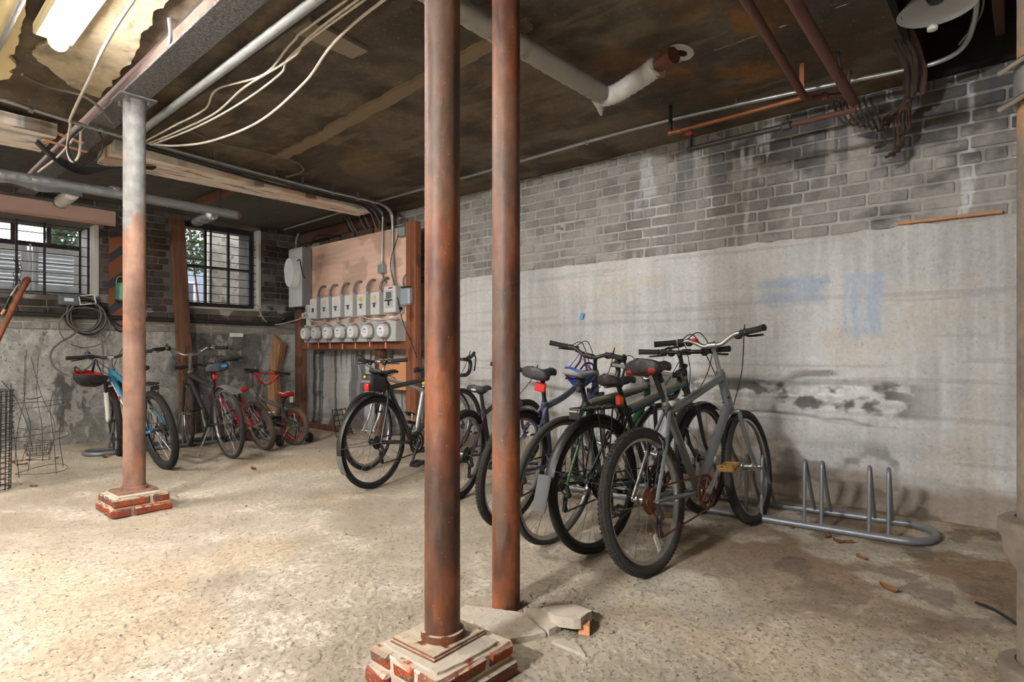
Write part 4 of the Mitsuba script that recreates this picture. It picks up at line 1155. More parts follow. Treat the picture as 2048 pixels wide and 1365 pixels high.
put(thing('flex_cable', 'ribbed armoured cable crossing the dark ceiling right of the far column', 'cable'), tube(spline([(1.55, 4.62, 2.69), (1.75, 4.75, 2.685), (1.95, 4.82, 2.68), (2.25, 4.80, 2.685), (2.50, 4.80, 2.685), (2.66, 4.86, 2.68), (2.75, 5.0, 2.67), (2.70, 5.2, 2.65)], 8), 0.009, 7), 'm_cable_grey')
put(thing('flex_cable', 'short bright armoured whip poking out of the broken plaster above the beam', 'cable'), tube(spline([(1.10, 3.35, 2.76), (1.13, 3.42, 2.70), (1.16, 3.55, 2.67)], 6), 0.010, 8), 'm_galv', smooth=40)
put(thing('left_conduit', 'grey conduit along the ceiling at the upper left corner left of the lamp', 'conduit'), tube(np.array([(0.545, y, 2.70) for y in np.linspace(0.5, 4.9, 10)]), 0.013, 10), 'm_conduit_grey', smooth=40)
put(thing('foil_duct', 'silver foil duct at the top left corner of the photo', 'duct'), tube(np.array([(0.30, y, 2.60) for y in np.linspace(0.8, 4.3, 40)]), 0.10 + 0.004 * np.sin(np.arange(40) * 2.2), 20), 'm_foil', smooth=True)

du = thing('wrapped_duct', 'foil-wrapped pipe running across in front of the far windows below the ceiling', 'duct')
DP = np.array([(x, 6.02 + 0.006 * math.sin(x * 3), 2.405 - 0.004 * math.cos(x * 2)) for x in np.linspace(-0.6, 2.62, 60)])
part(du, 'pipe', tube(DP, 0.042 + 0.003 * np.abs(np.sin(np.arange(60) * 1.3)), 18), 'm_foil_grey', smooth=True)
fl = grid(np.linspace(-0.6, 1.30, 50), np.linspace(0, 1, 6), lambda U, V: np.stack([U, 5.995 - 0.03 * V, 2.368 - 0.055 * V * (0.85 + 0.3 * np.sin(U * 17) * np.sin(U * 5))], -1))
part(du, 'foil_flap', fl, 'm_foil', smooth=True, label='loose foil hanging below the pipe')
for x, r, zz in ((1.235, 0.052, 2.345), (2.36, 0.055, 2.365)):
    PP = np.array([(x, y, zz - 0.02 * (y - 6.0)) for y in np.linspace(6.0, 6.42, 14)])
    part(du, 'stub', tube(PP, r + 0.004 * np.sin(np.arange(14) * 2.5), 18), 'm_tape' if x < 2 else 'm_foil', smooth=True, label='wrapped side stub')
part(du, 'end_cap', [xf(trimesh.creation.icosphere(2, 0.046), TR(2.62, 6.02, 2.405))], 'm_joist', smooth=True)
part(du, 'tee', [xf(lathe([(0.0, 0.045), (0.05, 0.04), (0.058, 0.0), (0.0, 0.0)], 18), TR(1.55, 6.03, 2.425))], 'm_foil_grey', smooth=True)
put(thing('duct_hanger', 'short black hanger strap above the right end of the foil-wrapped pipe', 'hanger'), boxb(2.44, 2.452, 6.02, 6.03, 2.44, 2.71), 'm_dark_metal')

ins = thing('insulated_pipe', 'canvas-wrapped insulated pipe along the ceiling ending in an elbow right of the columns', 'pipe')
IP = np.array([(x, 1.962, 2.600) for x in np.linspace(1.0, 3.05, 60)])
part(ins, 'long_run', tube(IP, 0.056 + 0.0022 * np.sin(np.arange(60) * 2.6), 22), 'm_canvas', smooth=True)
EP = spline([(3.085, 1.99, 2.595), (3.10, 1.90, 2.60), (3.075, 1.80, 2.605), (3.02, 1.65, 2.61), (2.975, 1.545, 2.615)], 8)
part(ins, 'short_run', tube(EP, 0.056 + 0.003 * np.sin(np.arange(len(EP)) * 2.2), 22), 'm_tape', smooth=True, label='pale taped short run after the elbow')
part(ins, 'torn_tip', [tube(np.array([(3.06, 1.985, 2.585), (3.10, 2.0, 2.55), (3.115, 2.005, 2.50)]), np.array([0.05, 0.03, 0.008]), 10)], 'm_canvas', smooth=True)
part(ins, 'pipe_end', [rod((2.985, 1.56, 2.615), (2.945, 1.455, 2.618), 0.040, sides=18), rod((2.955, 1.49, 2.617), (2.935, 1.43, 2.618), 0.047, sides=8)], 'm_rust', label='rusty capped iron end')
for k in range(5):
    a_ = k * 1.25
    part(ins, 'torn_shred', [xf(box((0, 0, 0), (0.03, 0.05, 0.002)), TR(2.97 + 0.05 * math.cos(a_) * .9, 1.53, 2.615 + 0.055 * math.sin(a_)) @ ROT((0, 1, 0), -a_) @ ROT((0, 0, 1), 0.4))], 'm_rust')

rc = thing('wall_conduit', 'slim pale conduit along the ceiling above the right wall, curving up by the enamel lamp', 'conduit')
part(rc, 'pipe', tube(spline([(3.92, 7.6, 2.675), (3.86, 5.5, 2.675), (3.855, 4.06, 2.668), (3.84, 3.19, 2.668), (3.83, 2.04, 2.662), (3.94, 1.1, 2.655), (4.02, 0.55, 2.645), (4.03, 0.37, 2.645), (3.95, 0.26, 2.66), (3.72, 0.20, 2.70), (3.50, 0.18, 2.80)], 10), 0.013, 12), 'm_conduit', smooth=40)
part(rc, 'twin_wire', tube(spline([(3.95, 0.28, 2.675), (3.72, 0.175, 2.71), (3.48, 0.155, 2.82)], 8), 0.005, 6), 'm_cable_grey')
for x, y in ((3.856, 4.6), (3.85, 3.5), (3.832, 2.6), (3.90, 1.45), (4.02, 0.52)):
    part(rc, 'strap', boxb(x - 0.018, x + 0.018, y - 0.008, y + 0.008, 2.645, 2.70, 0.003), 'm_steel')
lm = thing('enamel_lamp', 'unlit white enamel dish lamp in the black bay at the upper right', 'lamp')
LM = TR(3.48, 0.335, 2.695)
part(lm, 'shade', [xf(lathe([(0.045, 0.075), (0.07, 0.068), (0.12, 0.03), (0.158, -0.012), (0.162, -0.018), (0.154, -0.016), (0.115, 0.022), (0.065, 0.058), (0.045, 0.065)], 40), LM)], mat('m_shade', (168, 170, 174), 0.35), smooth=40)
part(lm, 'socket', [xf(lathe([(0.0, 0.10), (0.045, 0.10), (0.045, 0.05), (0.03, 0.02), (0.0, 0.02)], 20), LM)], 'm_plastic', smooth=40)
part(lm, 'rim_knob', [xf(lathe([(0.0, -0.02), (0.022, -0.018), (0.024, -0.004), (0.012, 0.01), (0.0, 0.012)], 16), TR(3.63, 0.365, 2.67))], 'm_white', smooth=40)
part(lm, 'stem', rod((3.48, 0.345, 2.74), (3.48, 0.345, 3.07), 0.012, sides=10), 'm_conduit_grey')

put(thing('red_pipe', 'slim rust-red pipe slanting across the upper right ceiling to the copper pipe', 'pipe'), rod((1.6, 0.83, 2.515), (3.70, 0.985, 2.515), 0.021, sides=14), 'm_red_pipe', smooth=40)
put(thing('red_pipe', 'thicker rust-red pipe slanting across the upper right ceiling to the black pipe', 'pipe'), rod((1.7, 0.675, 2.42), (3.72, 0.735, 2.42), 0.026, sides=14), 'm_red_pipe', smooth=40)
cp = thing('copper_pipe', 'orange copper pipe with an elbow and a riser to the ceiling at the upper right', 'pipe')
part(cp, 'run', rod((3.705, 1.83, 2.512), (3.705, 0.985, 2.515), 0.014, sides=14), 'm_copper', smooth=40)
part(cp, 'riser', rod((3.705, 1.83, 2.512), (3.705, 1.83, 2.70), 0.013, sides=12), 'm_dark_metal', smooth=40, label='dark riser up to the ceiling')
part(cp, 'elbow', [xf(trimesh.creation.icosphere(2, 0.021), TR(3.705, 1.83, 2.512)), rod((3.705, 1.78, 2.512), (3.705, 1.75, 2.512), 0.018)], 'm_copper', smooth=40)
bp = thing('black_pipe', 'black iron gas pipe with couplings hung just off the brick at the upper right', 'pipe')
part(bp, 'run', rod((3.71, 1.69, 2.372), (3.71, 1.05, 2.372), 0.017, sides=14), 'm_black_pipe', smooth=40)
part(bp, 'rusty_run', rod((3.71, 1.05, 2.372), (3.71, 0.72, 2.372), 0.016, sides=14), 'm_rust', smooth=40, label='rust-brown end of the run')
part(bp, 'drop', rod((3.71, 1.69, 2.372), (3.71, 1.69, 2.53), 0.014, sides=12), 'm_black_pipe', smooth=40)
part(bp, 'union', [xf(lathe([(0.017, -0.03), (0.028, -0.022), (0.028, 0.022), (0.017, 0.03)], 8, 'y'), TR(3.71, 1.085, 2.372))], 'm_black_pipe')
part(bp, 'elbow', [xf(trimesh.creation.icosphere(2, 0.022), TR(3.71, 1.69, 2.372))], 'm_black_pipe', smooth=40)
part(bp, 'valve_handle', boxb(3.68, 3.705, 1.665, 1.715, 2.462, 2.478, 0.004), 'm_red', label='small red valve handle')
put(thing('strap_hanger', 'orange-brown perforated strap holding the slim red pipe to the ceiling', 'hanger'), boxb(3.66, 3.664, 0.975, 1.0, 2.51, 2.70), 'm_copper')
put(thing('rod_hanger', 'thin black rod holding the thicker red pipe to the ceiling', 'hanger'), rod((3.66, 0.76, 2.42), (3.66, 0.80, 2.70), 0.007), 'm_black_pipe')
vb = thing('valve_cluster', 'small rusty valve fittings between the two red pipes by the wall', 'valve')
part(vb, 'body', [rod((3.76, 0.96, 2.52), (3.86, 0.80, 2.53), 0.014), xf(trimesh.creation.icosphere(2, 0.026), TR(3.80, 0.90, 2.525)), rod((3.86, 0.80, 2.53), (3.86, 0.78, 2.66), 0.010)], 'm_rust', smooth=30)
mat('m_wire_dark', (58, 48, 43), 0.8)
for i in range(7):
    a = 0.86 - 0.03 * i
    put(thing('rusty_hook', 'curled rusty wire hook hanging at the brick below the red pipes', 'hook', 'wire hooks below the red pipes'), tube(spline([(4.02 + .02 * i, a + 0.05, 2.58), (4.05 + .02 * i, a + 0.03, 2.50), (4.08 + .02 * i, a + 0.01, 2.45), (4.09 + .015 * i, a - 0.025, 2.43 - 0.012 * i), (4.06 + .01 * i, a - 0.04 - 0.006 * (i % 3), 2.45 - 0.012 * i + 0.02 * (i % 2))], 7), 0.006, 6), 'm_wire_dark')
BW = thing('wire_bundle', 'gnarled hanging bundle of rusted hooked wires on the brick at the upper right', 'wire bundle')
rb = np.random.default_rng(77)
for i in range(26):
    o = rb.normal(0, 0.022, 2)
    L = rb.random()
    end = 2.62 if i > 8 else (2.36, 2.35, 2.28, 2.24, 2.24, 2.23, 2.42, 2.40, 2.30)[i]
    P = [(3.72 + o[0], 0.50 + o[1] * 1.4, 2.84), (3.74 + o[0] * 1.6, 0.52 + o[1] * 1.8, 2.76), (3.83 + o[0] * 1.6, 0.51 + o[1] * 1.6, 2.70), (3.93 + o[0] * 1.6, 0.49 + o[1] * 1.6, 2.66), (4.03 + o[0] * 1.4, 0.49 + o[1] * 1.6, 2.60)]
    if i > 8:
        P += [(4.10 + o[0], 0.50 + o[1] * 1.5, 2.56 - 0.06 * L)]
    else:
        yb = 0.56 + 0.016 * (i - 2)
        P += [(4.14, 0.53 + o[1], 2.52), (4.18, yb, 2.45), (4.19, yb + 0.004, (2.45 + end) / 2), (4.19, yb + 0.002, end), (4.17, yb + 0.018, end - 0.02), (4.15, yb + 0.042, end - 0.028)]
    P = np.array(P) + rb.normal(0, 0.005, (len(P), 3))
    part(BW, 'wire', tube(spline(P, 7), 0.0075 if i <= 8 else 0.011 + 0.004 * L, 6), 'm_rust' if i % 3 == 1 else 'm_wire_dark')
put(thing('wood_strip', 'thin orange wood strip lying on the concrete ledge at the right', 'strip'), xf(box((0, 0, 0), (0.022, 0.51, 0.018), 0.002), TR(4.385, 0.365, 1.829) @ ROT((1, 0, 0), 0.004)), mat('m_strip', (176, 126, 88), 0.75))
# ------------------------------------------------------------------ bicycles
UX = np.array([-0.31, 0.0, 0.9507])          # steering axis, pointing up
WX = np.array([0.9507, 0.0, 0.31])           # forward, square to it


def wheel(R, rt, knobs=0, flat=0.0, spokes=28, rim=0.014, seed=1):
    """tyre, rim, spokes and hub about the y axis"""
    n = 88
    g = np.linspace(0, 2 * np.pi, 13)[:-1]
    tyre = lathe([(R - rt + rt * math.cos(a), rt * math.sin(a) * 0.96) for a in g], n, 'y', closed=True)
    ms = [tyre]
    if knobs:
        m = int(2 * math.pi * R / 0.021)
        bits = []
        for i in range(m):
            a = i * 2 * math.pi / m
            for yy, lat in ((-0.55, -0.45), (0.0, 0.0), (0.55, 0.45)):
                b = a + (0.5 if yy == 0 else 0) * 2 * math.pi / m
                s = xf(box((0, 0, 0), (0.007 if yy == 0 else 0.009, 0.008, 0.010)), TR(R - rt + rt * math.cos(lat * 1.35) - 0.001, rt * 0.98 * math.sin(lat * 1.35)) @ ROT((0, 0, 1), lat * 1.35))
                # from (radius, lateral) to the wheel
                v = s[0]
                rad, la, tn = v[:, 0], v[:, 1], v[:, 2] if False else v[:, 2]
                ca, sa = math.cos(b), math.sin(b)
                bits.append((np.stack([rad * ca - tn * sa, la, rad * sa + tn * ca], -1), BOXF))
        ms.append(cat(bits))
    tyre = cat(ms)
    if flat:
        v = tyre[0].copy()
        low = v[:, 2] < -R + flat + rt * 0.6
        k = np.clip((-R + flat + rt * 0.6 - v[:, 2]) / (rt), 0, 1)
        v[:, 1] *= 1 + 0.5 * k
        v[:, 2] = np.maximum(v[:, 2], -R + flat)
        tyre = (v, tyre[1])
    ro = R - 1.72 * rt
    rimm = lathe([(ro, -rim * 0.85), (ro - 0.004, -rim * 0.9), (ro - 0.016, -rim * 0.72), (ro - 0.020, 0), (ro - 0.016, rim * 0.72), (ro - 0.004, rim * 0.9), (ro, rim * 0.85), (ro - 0.004, 0)], 72, 'y', closed=True)
    ri = ro - 0.018
    sp = []
    for i in range(spokes):
        side = 1 if i % 2 else -1
        a = (i + 0.0) * 2 * math.pi / spokes
        off = (0.55 if (i // 2) % 2 else -0.55) * 1.3
        b = a + off
        sp.append(tube([(0.024 * math.cos(b), side * 0.030, 0.024 * math.sin(b)), (ri * math.cos(a), side * 0.003, ri * math.sin(a))], 0.00125, 4, caps=False))
    hub = lathe([(0.0, -0.058), (0.006, -0.058), (0.006, -0.036), (0.026, -0.034), (0.026, -0.027), (0.014, -0.022), (0.013, 0.022), (0.026, 0.027), (0.026, 0.034), (0.006, 0.036), (0.006, 0.058), (0.0, 0.058)], 18, 'y')
    return tyre, rimm, cat(sp), hub


def arc_strip(R, w, a0, a1, n=26, bow=0.35, th=0.003, taper=0.0):
    """a mudguard: a strip bowed across its width, curved about the y axis from a0 to a1 degrees (0 forward, 90 up)"""
    A = np.radians(np.linspace(a0, a1, n))
    y = np.linspace(-1, 1, 7)
    rows = []
    for rr in (R, R + th):
        W = w * (1 - taper * np.linspace(0, 1, n))[:, None]
        r_ = rr - bow * W * (y ** 2)[None, :] + 0 * A[:, None]
        rows.append(np.stack([r_ * np.cos(A)[:, None], W * y[None, :], r_ * np.sin(A)[:, None]], -1))
    top, bot = rows[1], rows[0]
    loop = np.concatenate([top, bot[:, ::-1]], 1)          # closed section of 14
    n_, m_ = loop.shape[:2]
    i, j = np.meshgrid(np.arange(n_ - 1), np.arange(m_), indexing='ij')
    F = quads(np.stack([i * m_ + j, i * m_ + (j + 1) % m_, (i + 1) * m_ + (j + 1) % m_, (i + 1) * m_ + j], -1).reshape(-1, 4))
    V = loop.reshape(-1, 3)
    ends = []
    for o in (0, (n_ - 1) * m_):
        for k in range(6):
            ends.append([o + k, o + k + 1, o + 12 - k, o + 13 - k])
    return V, np.vstack([F, quads(ends)])


def saddle_mesh(L=0.27, W=0.15, T=0.045, nose=0.022, scoop=0.012):
    """length x (nose forward), width y, top at z = 0"""
    n, m = 22, 20
    t = np.linspace(0, 1, n)
    x = -0.45 * L + L * t
    w = W / 2 * (0.5 + 0.5 * np.cos(np.clip((t - 0.16) / 0.52, 0, 1) * np.pi)) ** 1.0
    w = np.maximum(w, nose) * np.sqrt(np.clip(1 - (np.clip((0.13 - t) / 0.13, 0, 1)) ** 2, 0.05, 1)) * np.sqrt(np.clip(1 - np.clip((t - 0.93) / 0.07, 0, 1) ** 2, 0.06, 1))
    zt = -scoop * np.sin(np.clip(t * 1.15, 0, 1) * np.pi) + 0.012 * np.clip((0.25 - t) / 0.25, 0, 1) - 0.016 * np.clip((t - 0.8) / 0.2, 0, 1)
    th = T * (1 - 0.45 * t)
    g = np.arange(m) * 2 * np.pi / m
    cy, cz = np.cos(g), np.sin(g)
    sy = np.sign(cy) * np.abs(cy) ** 0.8
    V = np.stack([np.broadcast_to(x[:, None], (n, m)), w[:, None] * sy, (zt - th / 2)[:, None] + th[:, None] / 2 * (np.sign(cz) * np.abs(cz) ** 0.7)], -1).reshape(-1, 3)
    i, j = np.meshgrid(np.arange(n - 1), np.arange(m), indexing='ij')
    F = quads(np.stack([i * m + j, i * m + (j + 1) % m, (i + 1) * m + (j + 1) % m, (i + 1) * m + j], -1).reshape(-1, 4))
    V = np.vstack([V, V[:m].mean(0), V[-m:].mean(0)])
    k = np.arange(m)
    F = np.vstack([F, np.stack([np.full(m, n * m), (k + 1) % m, k], -1), np.stack([np.full(m, n * m + 1), (n - 1) * m + k, (n - 1) * m + (k + 1) % m], -1)])
    return V, F[:, ::-1]


def bar_path(style, w, rise, sweep):
    h = w / 2
    if style == 'flat':
        P = [(0, 0, 0), (0, 0.08, 0), (-0.005, 0.14, 0.004), (-sweep, h, rise)]
    elif style == 'riser':
        P = [(0, 0, 0), (0, 0.05, 0), (0.004, 0.09, rise * 0.5), (0.0, 0.14, rise), (-0.01, 0.19, rise), (-sweep, h, rise + 0.004)]
    elif style == 'cruiser':
        P = [(0, 0, 0), (0.005, 0.05, 0.0), (0.02, 0.10, rise * 0.35), (0.015, 0.16, rise * 0.95), (-0.01, 0.21, rise), (-sweep * 0.5, 0.26, rise * 0.98), (-sweep, h, rise * 0.9)]
    elif style == 'bmx':
        P = [(0, 0, 0), (0, 0.05, 0), (0, 0.075, 0.02), (-0.01, 0.13, rise * 0.75), (-0.012, 0.15, rise), (-0.02, 0.18, rise), (-sweep, h, rise)]
    else:  # drop
        P = [(0, 0, 0), (0, h - 0.03, 0), (0.012, h - 0.005, 0), (0.06, h, -0.005), (0.085, h, -0.04), (0.07, h, -0.10), (0.03, h, -0.13), (-0.05, h, -0.135)]
    R_ = spline(P, 6)
    L_ = R_ * [1, -1, 1]
    return np.vstack([L_[::-1][:-1], R_]), R_


def bike(label, P, frame, frame_m, tyre=0.022, knobs=False, tyre_m='m_rubber', rim_m='m_alu', bar='riser', bar_m='m_plastic', rise=None, sweep=0.05, barr=0.0125, saddle=(0.27, 0.155, 0.05), saddle_m='m_leather',
         fork='rigid', fork_m=None, stem_m='m_alu', crank=60, stl=0.44, hub_m='m_alu', crank_m='m_alu', chain_m='m_chain', pedal_m='m_plastic', cables=3, top_curve=0.0, flat=0.0, ring=0.085, cog=0.055, lever_m='m_dark_metal',
         post_m='m_dark_metal', post_r=0.0135, tube_r=1.0, levers=True, grips=True, group=None):
    t = thing('bicycle', label, 'bicycle', group)
    fork_m = fork_m or frame_m
    ch, sh, cl, sl = math.cos(P['head']), math.sin(P['head']), math.cos(P['lean']), math.sin(P['lean'])
    M = np.eye(4)
    M[:3, :3] = np.array([[ch, -sh, 0], [sh, ch, 0], [0, 0, 1]]) @ np.array([[1, 0, 0], [0, cl, -sl], [0, sl, cl]])
    M[:3, 3] = P['x'], P['y'], P.get('z', 0.0) + 0.002
    R = P['R']
    Rf = P.get('Rf', R)
    wb = P['wb']
    rh, fh = np.array([0, 0, R]), np.array([wb, 0, Rf])
    FA = fh - 0.045 * WX
    tc = Rf + (0.075 if fork == 'suspension' else 0.035)
    HB = FA + UX * (tc + 0.012)
    th = max((P['htz'] - FA[2]) / UX[2], tc + 0.012 + 0.085)
    HT = FA + UX * th
    HC = np.array([P['hx'], 0, P['hz']])
    tz = max((P['hz'] - 0.012 - FA[2]) / UX[2], th + 0.03)
    S0 = FA + UX * tz
    BB = np.array([P['bbx'], 0, P['bbz']])
    SD = np.array([P['sx'], 0, P['sz']])
    d = SD - [0.0, 0, 0.06] - BB
    d = d / np.linalg.norm(d)
    SC = BB + d * stl
    steer = ROT(UX, P['steer'], HB)

    def p(name, mesh, m, parent=None, sm=40, **k):
        if isinstance(mesh, list):
            mesh = cat(mesh)
        return part(parent or t, name, mesh, m, M, sm, **k)

    def st(mesh):
        return xf(cat(mesh) if isinstance(mesh, list) else mesh, steer)

    q = tube_r
    if top_curve:
        tt = spline([SC - d * 0.02, (SC * 0.62 + HT * 0.38) + [0, 0, -top_curve], (SC * 0.25 + HT * 0.75) + [0, 0, -top_curve * 0.3], HT - UX * 0.02], 6)
    else:
        tt = [SC - d * 0.025, HT - UX * 0.03]
    p('frame', [tube(tt, 0.0165 * q, 12), rod(HB + UX * 0.035, BB, 0.020 * q, sides=12), rod(BB, SC + d * 0.02, 0.0165 * q, sides=12), rod(HB, HT, 0.0205 * q, sides=14)]
      + [tube([BB + [-0.02, s * 0.018, 0], BB * 0.6 + rh * 0.4 + [0, s * 0.045, 0.002], rh + [0, s * 0.066, 0]], 0.0095 * q, 8) for s in (-1, 1)]
      + [tube([SC + [0, s * 0.014, -0.01], SC * 0.55 + rh * 0.45 + [0, s * 0.048, 0.0], rh + [0, s * 0.066, 0]], 0.0078 * q, 8) for s in (-1, 1)]
      + [rod(BB + [0, -0.036, 0], BB + [0, 0.036, 0], 0.023, sides=14), rod(SC * 0.62 + rh * 0.38 + [0, -0.045, 0.02], SC * 0.62 + rh * 0.38 + [0, 0.045, 0.02], 0.006, sides=8)], frame_m)
    for pos, tag in ((HT, 1), (HB, 0)):
        p('headset_ring', rod(pos - UX * 0.006, pos + UX * (0.014 if tag else -0.014), 0.0225, sides=16), 'm_steel')
    # fork
    cr = FA + UX * tc
    fk = [rod(cr + UX * 0.03, cr - UX * 0.01, 0.017, sides=12), rod(cr + [0, -0.058, 0], cr + [0, 0.058, 0], 0.014, sides=10)]
    if fork == 'suspension':
        for s in (-1, 1):
            fk.append(rod(cr + [0, s * 0.058, 0] + UX * 0.02, cr + [0, s * 0.058, 0] - UX * 0.12, 0.014, sides=12))
        k = p('fork', st(fk), 'm_dark_metal')
        low = []
        for s in (-1, 1):
            low.append(tube([cr + [0, s * 0.058, 0] - UX * 0.09, cr + [0, s * 0.058, 0] - UX * (tc - 0.05), fh + [0, s * 0.055, 0]], np.array([0.020, 0.019, 0.012]), 12))
        low.append(tube(spline([cr + [0, -0.058, 0] - UX * 0.10, cr + [0, -0.045, 0] - UX * 0.045 + WX * 0.02, cr + [0, 0.045, 0] - UX * 0.045 + WX * 0.02, cr + [0, 0.058, 0] - UX * 0.10], 5), 0.010, 8))
        p('fork_lowers', st(low), fork_m, k)
    else:
        for s in (-1, 1):
            fk.append(tube(spline([cr + [0, s * 0.050, 0], cr + [0, s * 0.052, 0] - UX * (tc * 0.6), fh + [0, s * 0.052, 0] - WX * 0.018 + UX * 0.06, fh + [0, s * 0.052, 0]], 6), np.linspace(0.0135, 0.008, 19), 10))
        p('fork', st(fk), fork_m)
    p('stem', st([rod(HT, S0, 0.0125, sides=12), tube(spline([S0 - UX * 0.02, S0 + UX * 0.004, HC], 5) if np.linalg.norm(S0 - HC) > 0.03 else [S0 - UX * 0.02, HC], 0.0145, 12), rod(HC + [0, -0.025, 0], HC + [0, 0.025, 0], 0.019, sides=14)]), stem_m)
    # bar, grips, levers, cables
    full, half = bar_path(bar, P['bw'], P['bz'] if rise is None else rise, sweep)
    hb = p('handlebar', st(tube(full + HC, barr, 12)), bar_m)
    if bar == 'bmx':
        zz = (P['bz'] if rise is None else rise) * 0.86
        p('cross_bar', st(rod(HC + [-0.011, -0.142, zz], HC + [-0.011, 0.142, zz], 0.009, sides=10)), bar_m, hb)
    E_ = half[-1]
    D = half[-1] - half[-4]
    D = D / np.linalg.norm(D)
    for s in (-1, 1):
        mir = np.array([1, s, 1])
        if bar == 'drop':
            p('bar_tape', st(tube((half[8:] * mir) + HC, 0.0165, 10)), 'm_plastic', hb)
            hd = np.array([0.075, P['bw'] / 2, 0.0])
            hood = spline([hd + [-0.03, 0, 0.012], hd + [0.02, 0, 0.022], hd + [0.055, 0, 0.045], hd + [0.066, 0, 0.06]], 5)
            p('brake_hood', st(tube(hood * mir + HC, np.linspace(0.017, 0.013, len(hood)), 10)), 'm_plastic', hb)
            lev = spline([hd + [0.055, 0, 0.04], hd + [0.085, 0, 0.015], hd + [0.082, 0, -0.05], hd + [0.068, 0, -0.10]], 6)
            p('brake_lever', st(tube(lev * mir + HC, 0.007, 8)), lever_m, hb)
            continue
        if grips:
            g0 = E_ - D * 0.125
            gp = np.array([g0 + D * (0.127 * k / 8) for k in range(9)]) * mir + HC
            p('grip', st(tube(gp, np.array([0.0185, 0.016, 0.0168, 0.016, 0.0168, 0.016, 0.0168, 0.0165, 0.0185]), 12)), 'm_rubber', hb)
        if levers:
            l0 = E_ - D * 0.15
            lv = spline([l0 + [0.008, 0, -0.006], l0 + [0.045, 0.005, -0.018], l0 + D * 0.05 + [0.055, 0, -0.024], l0 + D * 0.115 + [0.05, 0, -0.03]], 5)
            p('brake_lever', st([tube(lv * mir + HC, 0.0062, 8), rod((l0 - D * 0.016) * mir + HC, (l0 + D * 0.016) * mir + HC, 0.019, sides=12)]), lever_m, hb)
            if bar in ('riser', 'flat', 'cruiser'):
                sh_ = l0 - D * 0.045
                p('shifter', st([xf(trimesh.creation.icosphere(2, 1.0), TR(*(sh_ * mir + HC + [0.008, 0, -0.014])) @ np.diag([0.020, 0.022, 0.015, 1])), rod((sh_ - D * 0.012) * mir + HC, (sh_ + D * 0.012) * mir + HC, 0.0165, sides=12)]), 'm_plastic', hb)
    # wheels
    ty, ri, sp, hu = wheel(R, tyre, knobs, flat)
    w = p('rear_wheel', xf(ri, TR(*rh)), rim_m, label='rear rim')
    p('tyre', xf(ty, TR(*rh)), tyre_m, w)
    p('spokes', xf(sp, TR(*rh)), 'm_steel', w, sm=False, kind='stuff')
    p('hub', xf(hu, TR(*rh)), hub_m, w)
    cs = [xf(lathe([(cog - 0.005 * k - 0.012, -0.0009), (cog - 0.005 * k, -0.0009), (cog - 0.005 * k, 0.0009), (cog - 0.005 * k - 0.012, 0.0009)], 26, 'y', closed=True), TR(0, -0.030 - 0.0042 * k, 0)) for k in range(6)]
    cs.append(lathe([(0.0, -0.052), (cog - 0.034, -0.052), (cog - 0.018, -0.028), (0.0, -0.028)], 20, 'y'))
    p('cassette', xf(cat(cs), TR(*rh)), chain_m, w)
    ty, ri, sp, hu = wheel(Rf, tyre, knobs, flat * 0.6)
    w = p('front_wheel', st(xf(ri, TR(*fh))), rim_m, label='front rim')
    p('tyre', st(xf(ty, TR(*fh))), tyre_m, w)
    p('spokes', st(xf(sp, TR(*fh))), 'm_steel', w, sm=False, kind='stuff')
    p('hub', st(xf(hu, TR(*fh))), hub_m, w)
    p('axle_nut', st([rod(fh + [0, -0.075, 0], fh + [0, 0.075, 0], 0.008, sides=8)]), 'm_steel', w)
    # drivetrain on the right-hand side
    yc = -0.046
    cg = lathe([(ring - 0.016, -0.0015), (ring, -0.0015), (ring, 0.0015), (ring - 0.016, 0.0015)], 44, 'y', closed=True)
    sp_ = [rod((0, 0, 0), ((ring - 0.01) * math.cos(a), 0, (ring - 0.01) * math.sin(a)), 0.006, 0.005, 6) for a in np.arange(5) * 2 * math.pi / 5]
    cg2 = lathe([(ring * 0.70 - 0.012, 0.0055), (ring * 0.72, 0.0055), (ring * 0.72, 0.0085), (ring * 0.70 - 0.012, 0.0085)], 36, 'y', closed=True)
    p('chainring', xf(cat([cg, cg2] + sp_), TR(*(BB + [0, yc, 0]))), chain_m)
    for s, y0 in ((-1, -0.058), (1, 0.050)):
        a = math.radians(crank + (0 if s < 0 else 180))
        tip = np.array([0.168 * math.cos(a), 0, 0.168 * math.sin(a)])
        if R < 0.25:
            tip = tip * 0.6
        e = BB + [0, y0, 0]
        ck = p('crank_arm', tube([e - tip * 0.05, e, e + tip * 0.5 + [0, s * 0.008, 0], e + tip + [0, s * 0.012, 0]], np.array([0.013, 0.015, 0.010, 0.010]), 10), crank_m)
        c_ = e + tip + [0, s * 0.065, 0]
        tilt = ROT((0, 1, 0), 0.25 * s, c_)
        p('pedal', xf(cat([box(c_ + [dx, 0, 0], (0.012, 0.085, 0.022), 0.003) for dx in (-0.042, 0.042)] + [box(c_ + [0, dy, 0], (0.085, 0.012, 0.022), 0.003) for dy in (-0.038, 0.038)] + [rod(e + tip, c_ + [0, s * 0.02, 0], 0.009)]), tilt), pedal_m, ck, sm=False)
    dp1, dp2 = rh + [0.012, -0.052, -cog - 0.028], rh + [0.030, -0.052, -cog - 0.095]
    chain = [BB + [-0.01, yc, ring], rh + [0.006, -0.044, cog - 0.008], rh + [-(cog - 0.010), -0.044, 0], rh + [-0.02, -0.044, -(cog - 0.018)], dp1 + [0.012, 0, 0.004], dp1 + [0.012, 0, -0.008], dp2 + [-0.012, 0, 0.004], dp2 + [0, 0, -0.013], BB + [-0.01, yc, -ring]]
    fr = [BB + [ring * math.cos(a), yc, ring * math.sin(a)] for a in np.radians(np.linspace(-75, 75, 9))]
